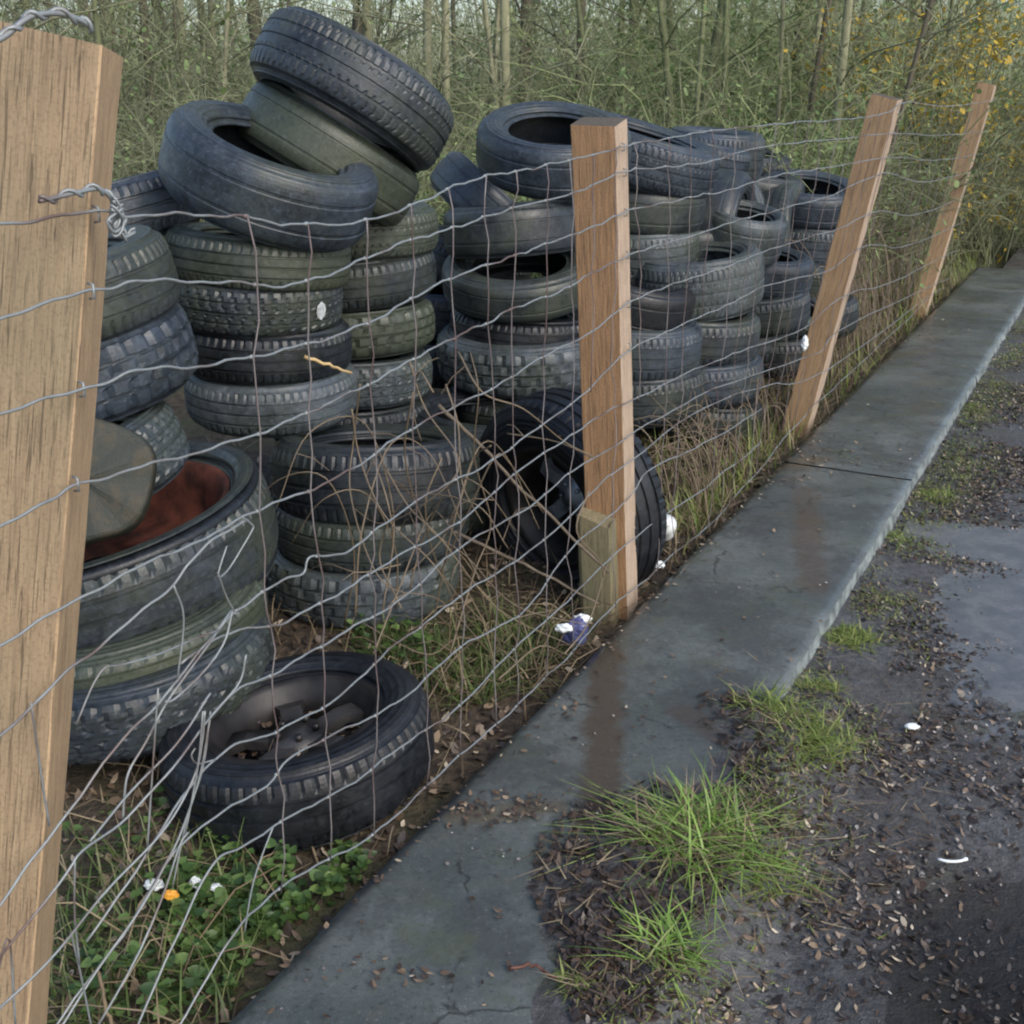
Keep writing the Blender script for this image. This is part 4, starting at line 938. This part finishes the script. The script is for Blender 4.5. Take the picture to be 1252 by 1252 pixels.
stick('rusty orange stick inside the flat wheel', [atY(305, 935, 2.2), atY(350, 918, 2.25), atY(395, 905, 2.3)], .003, .002, CANE, name='twig')
br = thing('bramble', 'tangle of thorny tan bramble canes in front of the tyres left of the standing wheel', 'bramble', tuple(G(560, 800, -.08)))
BR = [[(440, 470), (432, 540), (428, 600), (450, 680), (480, 720), (540, 735), (600, 800)], [(500, 440), (520, 500), (560, 560), (540, 600), (470, 640), (430, 620)],
      [(470, 570), (500, 620), (540, 660), (610, 745), (700, 790)], [(560, 430), (590, 480), (640, 500), (690, 540), (730, 560)], [(540, 560), (520, 620), (540, 700), (600, 770), (690, 850)],
      [(505, 480), (495, 560), (520, 640), (570, 680), (630, 740), (720, 765)], [(600, 545), (580, 560), (560, 620), (540, 660), (500, 700)], [(430, 500), (440, 560), (470, 630), (530, 690), (555, 740), (560, 800)],
      [(620, 530), (680, 540), (725, 560)], [(455, 560), (470, 600), (480, 650), (475, 700)], [(720, 600), (705, 650), (735, 690), (740, 745)], [(690, 800), (720, 760), (742, 690)],
      [(550, 800), (580, 700), (600, 640), (580, 560), (585, 480), (575, 430)], [(640, 830), (600, 790), (560, 780), (520, 800), (440, 760)], [(545, 470), (560, 520), (565, 590), (590, 640)],
      [(520, 860), (560, 800), (620, 760), (680, 745)], [(490, 690), (440, 700), (400, 690), (370, 700)], [(530, 480), (512, 455), (505, 500), (515, 540)], [(610, 830), (660, 790), (700, 800), (735, 760)]]
for _ in range(9):
    x, y = rnd.uniform(420, 560), rnd.uniform(700, 800); a_ = rnd.uniform(-.9, .9); hh = rnd.uniform(120, 300); sd_ = rnd.choice((-1, 1))
    BR.append([(x, y), (x+40*a_, y-hh*.5), (x+40*a_+sd_*35, y-hh), (x+sd_*90, y-hh*.95), (x+sd_*130, y-hh*.55)])
for k, pp in enumerate(BR):
    Y0 = 2.55+.25*rnd.random(); pts = []
    for j, (x, y) in enumerate(pp):
        Y = Y0+.12*math.sin(j*1.3+k)
        if y > 740: Y = min(Y, G(x, y, -.06).y-.0)
        pts.append(atY(x, y, Y))
    c = cr(pts, 6); mb = MB(); n = len(c); mb.tube(c, [.0026-.0014*i/n for i in range(n)], 5)
    for q in range(2, n-1, 3):
        d = Vector([rnd.uniform(-1, 1) for _ in range(3)]).normalized(); mb.tube([c[q], c[q]+d*.008], [.0012, .0003], 3, False)
        if rnd.random() < .12:
            e = c[q]+d*.09; mb.tube([c[q], c[q]+d*.05+Vector((0, 0, .01)), e], [.0018, .0013, .0008], 4, False)
    o = mb.build('cane', CANE, None); o.parent = br; o.matrix_parent_inverse = Matrix.Translation(-br.location)
# random dead stems near the second post and along the field
mb = MB()
for k in range(170):
    if k < 110: x, y = rnd.uniform(470, 720), rnd.uniform(745, 860)
    else: x, y = rnd.uniform(60, 330), rnd.uniform(1000, 1252)
    p = G(x, y, -.08)
    if FN.dot(p) > SL-.01: continue
    d = Vector((rnd.gauss(0, 1), rnd.gauss(0, 1), abs(rnd.gauss(.3, .5)))).normalized(); L_ = rnd.uniform(.08, .28)
    q = p+d*L_*.5+Vector((0, 0, .02)); e = p+d*L_; e.z = max(e.z-.04, -.07); mb.tube([p, q, e], [.0022, .0017, .0008], 4, False)
stuff(mb.build('dead_stems', STRAW), 'criss-cross dead stems on the soil behind the netting', 'dead stems')
def stems_patch(name, label, n, poly, h0, h1, mt=CANE):
    mb = MB()
    for p in pix_scatter(n, poly, -.08):
        p = Vector(p)
        if FN.dot(p) > SL-.02: continue
        az = rnd.uniform(0, 6.28); L_ = rnd.uniform(h0, h1); d = Vector((math.cos(az), math.sin(az), 0))
        if (d.dot(FN)) > 0: d = -d
        pts = [p, p+d*L_*.12+Vector((0, 0, L_*.5)), p+d*L_*.38+Vector((0, 0, L_*.82)), p+d*L_*.75+Vector((0, 0, L_*.78))]
        c = cr(pts, 3); mb.tube(c, [.003-.0018*i/len(c) for i in range(len(c))], 4, False)
        for _ in range(3):
            q = c[rnd.randrange(3, len(c))]; e = q+Vector((rnd.uniform(-.08, .08), rnd.uniform(-.08, .08), rnd.uniform(-.02, .1))); mb.tube([q, e], [.0014, .0006], 3, False)
    return stuff(mb.build(name, mt), label, 'dead stems')
stems_patch('bramble_thicket', 'brown bramble stems and stalks at the foot of the far heap by the third post', 130, [(800, 640), (860, 540), (960, 480), (1060, 400), (1100, 400), (1000, 510), (860, 640)], .15, .42)
stems_patch('far_thicket', 'low thicket of stems between the third and the farthest post', 260, [(1010, 430), (1060, 340), (1150, 300), (1200, 300), (1130, 370), (1010, 480)], .4, 1.1)
# ------------------------------------------------------------ litter objects
def crumple(name, label, cat, loc, sx, sy, sz, mt, seed=1, rot=(0, 0, 0), n=14):
    mb = MB(); V = []; f = []
    for i in range(n+1):
        for j in range(n):
            a = PI*i/n; b = 2*PI*j/n
            p = Vector((math.sin(a)*math.cos(b), math.sin(a)*math.sin(b), math.cos(a)))
            q = 1+.35*mnoise.noise(p*2.3+Vector((seed, 0, 0)))+.12*mnoise.noise(p*7+Vector((0, seed, 0)))
            V.append((p.x*sx*q, p.y*sy*q, p.z*sz*q))
    for i in range(n):
        for j in range(n): f.append((i*n+j, i*n+(j+1) % n, (i+1)*n+(j+1) % n, (i+1)*n+j))
    mb.add(V, f); o = mb.build(name, mt, smooth=False); o.location = loc; o.rotation_euler = rot; return tag(o, label, cat)
def bottle(label, loc, r, L, mt, rot):
    mb = MB(); prf = [(0, 0), (r*.8, 0), (r, r*.15), (r*.97, L*.15), (r*.9, L*.3), (r*1.0, L*.45), (r*.93, L*.6), (r*1.0, L*.72), (r*.6, L*.86), (r*.38, L*.92), (r*.38, L), (0, L)]
    lathe_mb(mb, prf, 28); V = mb.v[0]
    for k in range(len(V)): V[k][0] *= 1-.22*math.exp(-((V[k][2]-L*.5)/(L*.13))**2)
    o = mb.build('plastic_bottle', mt); o.location = loc; o.rotation_euler = rot
    return tag(o, label, 'bottle')
p = G(812, 668, -.05); bottle('crushed white plastic bottle in the grass right of the second post', p+Vector((0, .02, .045)), .036, .12, WHITEP, (R(50), R(20), R(-20)))
crumple('litter_scrap', 'small white scrap by the concrete edge under the white bottle', 'litter', G(806, 694, -.03)+Vector((0, 0, .01)), .018, .01, .012, WHITEP, 4)
crumple('crisp_packet', 'crumpled dark blue foil packet at the foot of the second post', 'packet', G(703, 795, -.06)+Vector((0, .02, .04)), .035, .025, .05, BLUEP, 2, (.3, .2, 0))
crumple('paper_scrap', 'white paper scrap on top of the blue foil packet', 'litter', G(690, 772, .0)+Vector((0, .0, .01)), .024, .012, .012, WHITEP, 6)
crumple('litter_scrap', 'pale scrap behind the blue foil packet', 'litter', G(712, 757, .0), .026, .012, .014, WHITEP, 9)
p = G(209, 1100, -.02); crumple('sweet_wrapper', 'orange piece of wrapper in the weeds in front of the flat wheel', 'wrapper', p+Vector((0, 0, .01)), .015, .008, .010, ORANGEP, 3)
crumple('paper_scrap', 'white scrap just left of the orange wrapper', 'litter', G(190, 1092, -.05)+Vector((0, 0, .02)), .02, .012, .010, WHITEP, 5)
crumple('paper_scrap', 'white scrap right of the orange wrapper', 'litter', G(240, 1090, -.05)+Vector((0, 0, .02)), .011, .008, .012, WHITEP, 7)
crumple('paper_scrap', 'tiny white scrap farthest right in the weeds', 'litter', G(266, 1096, -.05)+Vector((0, 0, .02)), .012, .007, .008, WHITEP, 8)
s_, z_ = F(987, 420, .02); crumple('torn_bag', 'torn white plastic snagged on the netting at the third post', 'litter', SZ(s_, z_, .01), .014, .014, .030, WHITEP, 12)
pts = [G(1146+x, 1050+y, -.032) for x, y in ((0, 0), (12, 3), (26, 3), (36, 0))]
mb = MB(); mb.tube(cr(pts, 4), [.001]+[.003]*10+[.004]*2, 6); tag(mb.build('plastic_sliver', WHITEP), 'white curved plastic sliver on the mud beside the added dark pool', 'litter')
crumple('pale_stone', 'pale chip of stone on the mud near the puddle', 'stone', G(1115, 888, -.035), .018, .01, .006, WHITEP, 13)
# white patch label on tyre 5 (paint splash on its tread)
# ------------------------------------------------------------ trees
def grow(mbT, mbC, p, d, L_, r, depth, R_, tw_mi=0, sides=6, curve=.25, droop=0.0, leafs=None, lsz=.03):
    n = max(3, int(L_/.25)) if depth < 2 else 3
    pts = [p]; dd = d.copy(); rad = [r]
    for i in range(n):
        dd = (dd+Vector((R_.gauss(0, curve), R_.gauss(0, curve), R_.gauss(.03, curve*.6)))*(.5 if depth == 0 else .8)/max(1, n*.35)).normalized()
        pts.append(pts[-1]+dd*L_/n); rad.append(r*(1-.72*(i+1)/n))
    (mbT if depth < 2 else mbC).tube(pts, rad, sides if depth == 0 else (4 if depth == 1 else 3), False)
    return pts, rad
def tree(label, seed, H_, r, bark, twig, leafm=None, leafn=0, low=.4, lean_=(0, 0), group='bare trees in the wood', nb=15, cat='tree'):
    R_ = random.Random(seed); T = MB(); C = MB(); LV = []
    base = Vector((0, 0, -.1)); d = Vector((lean_[0], lean_[1], 1)).normalized()
    pts, rad = grow(T, C, base, d, H_, r, 0, R_, curve=.22, sides=8)
    n = len(pts)
    for k in range(nb):
        h = low+(H_-low)*(k/nb)**1.15*.95; i = min(n-2, int(h/H_*(n-1))); p = pts[i].lerp(pts[i+1], R_.random())
        az = R_.uniform(0, 6.28); el = R_.uniform(.25, 1.1); bd = Vector((math.cos(az)*math.cos(el), math.sin(az)*math.cos(el), math.sin(el)))
        bl = R_.uniform(.5, 1.7)*(1.15-.5*h/H_); br_ = max(.003, min(rad[i]*.3, .010))
        bp, _ = grow(T, C, p, bd, bl, br_, 1, R_, curve=.45)
        for q in bp[1:]:
            for _ in range(R_.choice((2, 3, 4))):
                az = R_.uniform(0, 6.28); td = (bd+Vector((math.cos(az), math.sin(az), R_.uniform(-.4, .9)))*.9).normalized(); tl = R_.uniform(.15, .6)
                tp, _ = grow(T, C, q, td, tl, .0032, 2, R_, curve=.5)
                for _ in range(2):
                    az = R_.uniform(0, 6.28); td2 = (td+Vector((math.cos(az), math.sin(az), .3))).normalized(); grow(T, C, tp[R_.randrange(1, 3)], td2, tl*.55, .0022, 3, R_, curve=.5)
                if leafm:
                    for _ in range(leafn): LV.append(tp[-1].lerp(q, R_.random())+Vector((R_.gauss(0, .05), R_.gauss(0, .05), R_.gauss(0, .05))))
    t = thing('bare_tree' if not leafn else 'budding_tree', label, cat, group=group)
    T.build('trunk', bark, t); C.build('crown', twig, t)
    if LV:
        A_ = np.array([tuple(v) for v in LV]); o = scatter_leaves(A_, NR.uniform(.012, .04, len(A_)), leafm, 'foliage', .9, .7); o.parent = t
    return t
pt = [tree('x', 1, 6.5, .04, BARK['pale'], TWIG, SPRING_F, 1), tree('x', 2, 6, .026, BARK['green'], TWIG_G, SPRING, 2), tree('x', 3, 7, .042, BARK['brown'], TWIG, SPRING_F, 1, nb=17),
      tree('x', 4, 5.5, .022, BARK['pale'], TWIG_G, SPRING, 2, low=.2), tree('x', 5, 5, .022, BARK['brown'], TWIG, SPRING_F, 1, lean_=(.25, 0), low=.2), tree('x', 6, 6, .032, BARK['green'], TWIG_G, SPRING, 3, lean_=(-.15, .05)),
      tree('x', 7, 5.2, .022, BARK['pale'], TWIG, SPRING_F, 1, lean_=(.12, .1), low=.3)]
GEN = {0: 'pale-barked bare tree among the trunks of the wood', 1: 'green-stemmed budding tree among the trunks of the wood', 2: 'dark brown bare tree among the trunks of the wood', 3: 'slim pale sapling with fresh leaves in the wood',
       4: 'dark sapling leaning to one side in the wood', 5: 'leaning tree hazed with spring green in the wood', 6: 'slim pale leaning sapling in the wood'}
used = set()
def put(k, x, y, rz, sc, label=None):
    if k not in used: used.add(k); t = pt[k]
    else: t = copy_tree(pt[k])
    t.location = (x, y, gz(x, y)); t.rotation_euler = (0, 0, rz); t.scale = (sc, sc, sc)
    t['label'] = label or GEN[k]; t['category'] = 'tree'; t['group'] = 'trees of the wood, '+('pale' if k in (0, 3, 6) else 'green' if k in (1, 5) else 'dark'); return t
SPEC = [(0, 527, 9.0, 'pale straight trunk rising between the left pile and the middle pile'), (6, 590, 9.6, 'thin pale trunk curving up behind the middle pile'), (2, 700, 10.5, 'dark trunk behind the crown of the middle pile'),
        (0, 1018, 8.6, 'sturdy tan trunk standing just left of the third post'), (3, 948, 9.2, 'thin pale sapling beyond the right end of the heap'), (4, 1050, 8.2, 'dark stem crossing behind the top of the third post'),
        (2, 185, 9.5, 'forked trunk just right of the near post'), (6, 240, 8.8, 'thin trunk above the top left tyre'), (5, 890, 9.5, 'green-hazed tree above the far heap'), (1, 1140, 10.5, 'leafy sapling between the third and farthest post')]
for k, px, Y, lb in SPEC:
    p = atY(px, 200, Y); put(k, p.x, p.y, rnd.uniform(0, 6.28), 1.0, lb)
for px, Y, k, sc in ((150, 12, 0, 1.7), (330, 13, 2, 1.9), (455, 11, 0, 1.3), (640, 12, 2, 1.6), (770, 13, 0, 1.6), (830, 10, 5, 1.4), (975, 12, 2, 1.7), (1100, 13, 0, 1.8), (1200, 14, 5, 1.9), (60, 11, 5, 1.5)):
    p = atY(px, 180, Y); put(k, p.x, p.y, rnd.uniform(0, 6.28), sc)
for i in range(95):
    Y = 8.2+15*(i/120)**1.1; px = rnd.uniform(-120, 1380); p = atY(px, 150, Y)
    if FN.dot(p) > -1.2 and Y < 11: continue
    k = rnd.choice((0, 2, 2, 4, 4, 6, 3, 1, 5) if px < 700 else (1, 1, 5, 5, 3, 2, 4, 0, 6))
    put(k, p.x, p.y, rnd.uniform(0, 6.28), rnd.uniform(.75, 1.25))
# scrub bushes
def bush(seed, twig, leafm, leafn, Hh=1.6, n=34):
    R_ = random.Random(seed); C = MB(); LV = []
    for k in range(n):
        az = R_.uniform(0, 6.28); sp = R_.uniform(.1, .9); h = R_.uniform(.5, 1)*Hh; p = Vector((R_.gauss(0, .25), R_.gauss(0, .25), -.05)); d = Vector((math.cos(az)*sp, math.sin(az)*sp, 1))
        c = cr([p, p+d*h*.4, p+Vector((d.x*h*.9, d.y*h*.9, h*.85)), p+Vector((d.x*h*1.4, d.y*h*1.4, h*(.75+.3*R_.random())))], 3)
        C.tube(c, [.006-.0045*i/len(c) for i in range(len(c))], 4, False)
        for q in c[2:]:
            for _ in range(4):
                e = q+Vector((R_.gauss(0, .16), R_.gauss(0, .16), R_.gauss(.06, .14))); C.tube([q, q.lerp(e, .5)+Vector((0, 0, .02)), e], [.0026, .002, .001], 3, False)
                for _ in range(leafn): LV.append(q.lerp(e, R_.random())+Vector([R_.gauss(0, .03) for _ in range(3)]))
    t = thing('scrub_bush', 'x', 'bush'); C.build('stems', twig, t)
    if LV: A_ = np.array([tuple(v) for v in LV]); o = scatter_leaves(A_, NR.uniform(.012, .04, len(A_)), leafm, 'foliage', .9, .7); o.parent = t
    return t
BS = [bush(21, SCRUB, None, 0), bush(22, SCRUB, SPRING, 1), bush(23, TWIG_G, SPRING, 2), bush(24, SCRUB, YELLOW, 5, 1.9, 22)]
BL = ['bare brown scrub bush filling the undergrowth', 'scrub bush with a few fresh leaves in the undergrowth', 'leafy green bush in the undergrowth']
ub = set()
def putb(k, x, y, sc, label=None):
    t = BS[k] if k not in ub else copy_tree(BS[k]); ub.add(k)
    t.location = (x, y, gz(x, y)); t.rotation_euler = (0, 0, rnd.uniform(0, 6.28)); t.scale = (sc, sc, sc*rnd.uniform(.8, 1.1)); t['label'] = label or BL[k]; t['group'] = ('yellow-flowering bushes' if k == 3 else ('bare', 'leafing', 'green')[k]+' bushes of the undergrowth'); return t
for i in range(115):
    Y = 7.2+11*(i/115)**1.2; px = rnd.uniform(-60, 1330); p = atY(px, 200, Y)
    if FN.dot(p) > -1.5 and Y < 10.4: continue
    putb(rnd.choice((0, 0, 1, 1, 2) if px < 750 else (0, 1, 2, 2, 1)), p.x, p.y, rnd.uniform(.7, 1.15))
for px, Y, sc in ((1120, 9.4, .8), (1180, 10.6, .9), (1240, 11.5, .8), (1290, 11, .9), (1060, 8.6, .8), (1150, 11.8, .9), (1010, 8.0, .7)):
    p = atY(px, 250, Y); putb(rnd.choice((0, 1)), p.x, p.y, sc)
for px, Y, sc in ((860, 12, 1.7), (900, 13.5, 1.8), (945, 12.5, 1.7), (985, 11.5, 1.5), (830, 14, 1.8), (1080, 13, 1.6)):
    p = atY(px, 100, Y); putb(2, p.x, p.y, sc, 'tall fresh-green bush rising beyond the far heap')
for px, py, Y, lb in ((1165, 30, 10.4, 'yellow-flowering bush behind the tops of the last two posts'), (1238, 20, 11.0, 'yellow-flowering bush in the top right corner')):
    p = atY(px, py, Y); putb(3, p.x, p.y, 1.3, lb)
# far wood: one mass of stems, twigs and leaves
mb = MB()
for i in range(5200):
    Y = rnd.uniform(15, 30); px = rnd.uniform(-250, 1500); p = atY(px, 100, Y); x, y = p.x, p.y; z0 = gz(x, y)+rnd.uniform(0, 1.3); L_ = rnd.uniform(.5, 1.8)
    a = rnd.gauss(0, .45); q = Vector((x, y, z0)); e = q+Vector((math.sin(a)*L_, rnd.gauss(0, .2), math.cos(a)*L_)); m_ = q.lerp(e, .5)+Vector((rnd.gauss(0, .06), 0, 0))
    r_ = rnd.choice((.005, .007, .01, .018)); mb.tube([q, m_, e], [r_, r_*.8, r_*.4], 3, False)
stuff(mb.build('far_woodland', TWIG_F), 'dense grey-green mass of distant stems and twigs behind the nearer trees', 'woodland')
A = []
for i in range(52000):
    Y = rnd.uniform(14, 29); px = rnd.uniform(-250, 1500); p = atY(px, 100, Y); z = gz(p.x, p.y)+rnd.random()**1.3*2.1
    if fbm(p.x, z*1.5+p.y*.3, .8, 12) > (-.25 if px > 700 else .02): A.append((p.x, p.y, z))
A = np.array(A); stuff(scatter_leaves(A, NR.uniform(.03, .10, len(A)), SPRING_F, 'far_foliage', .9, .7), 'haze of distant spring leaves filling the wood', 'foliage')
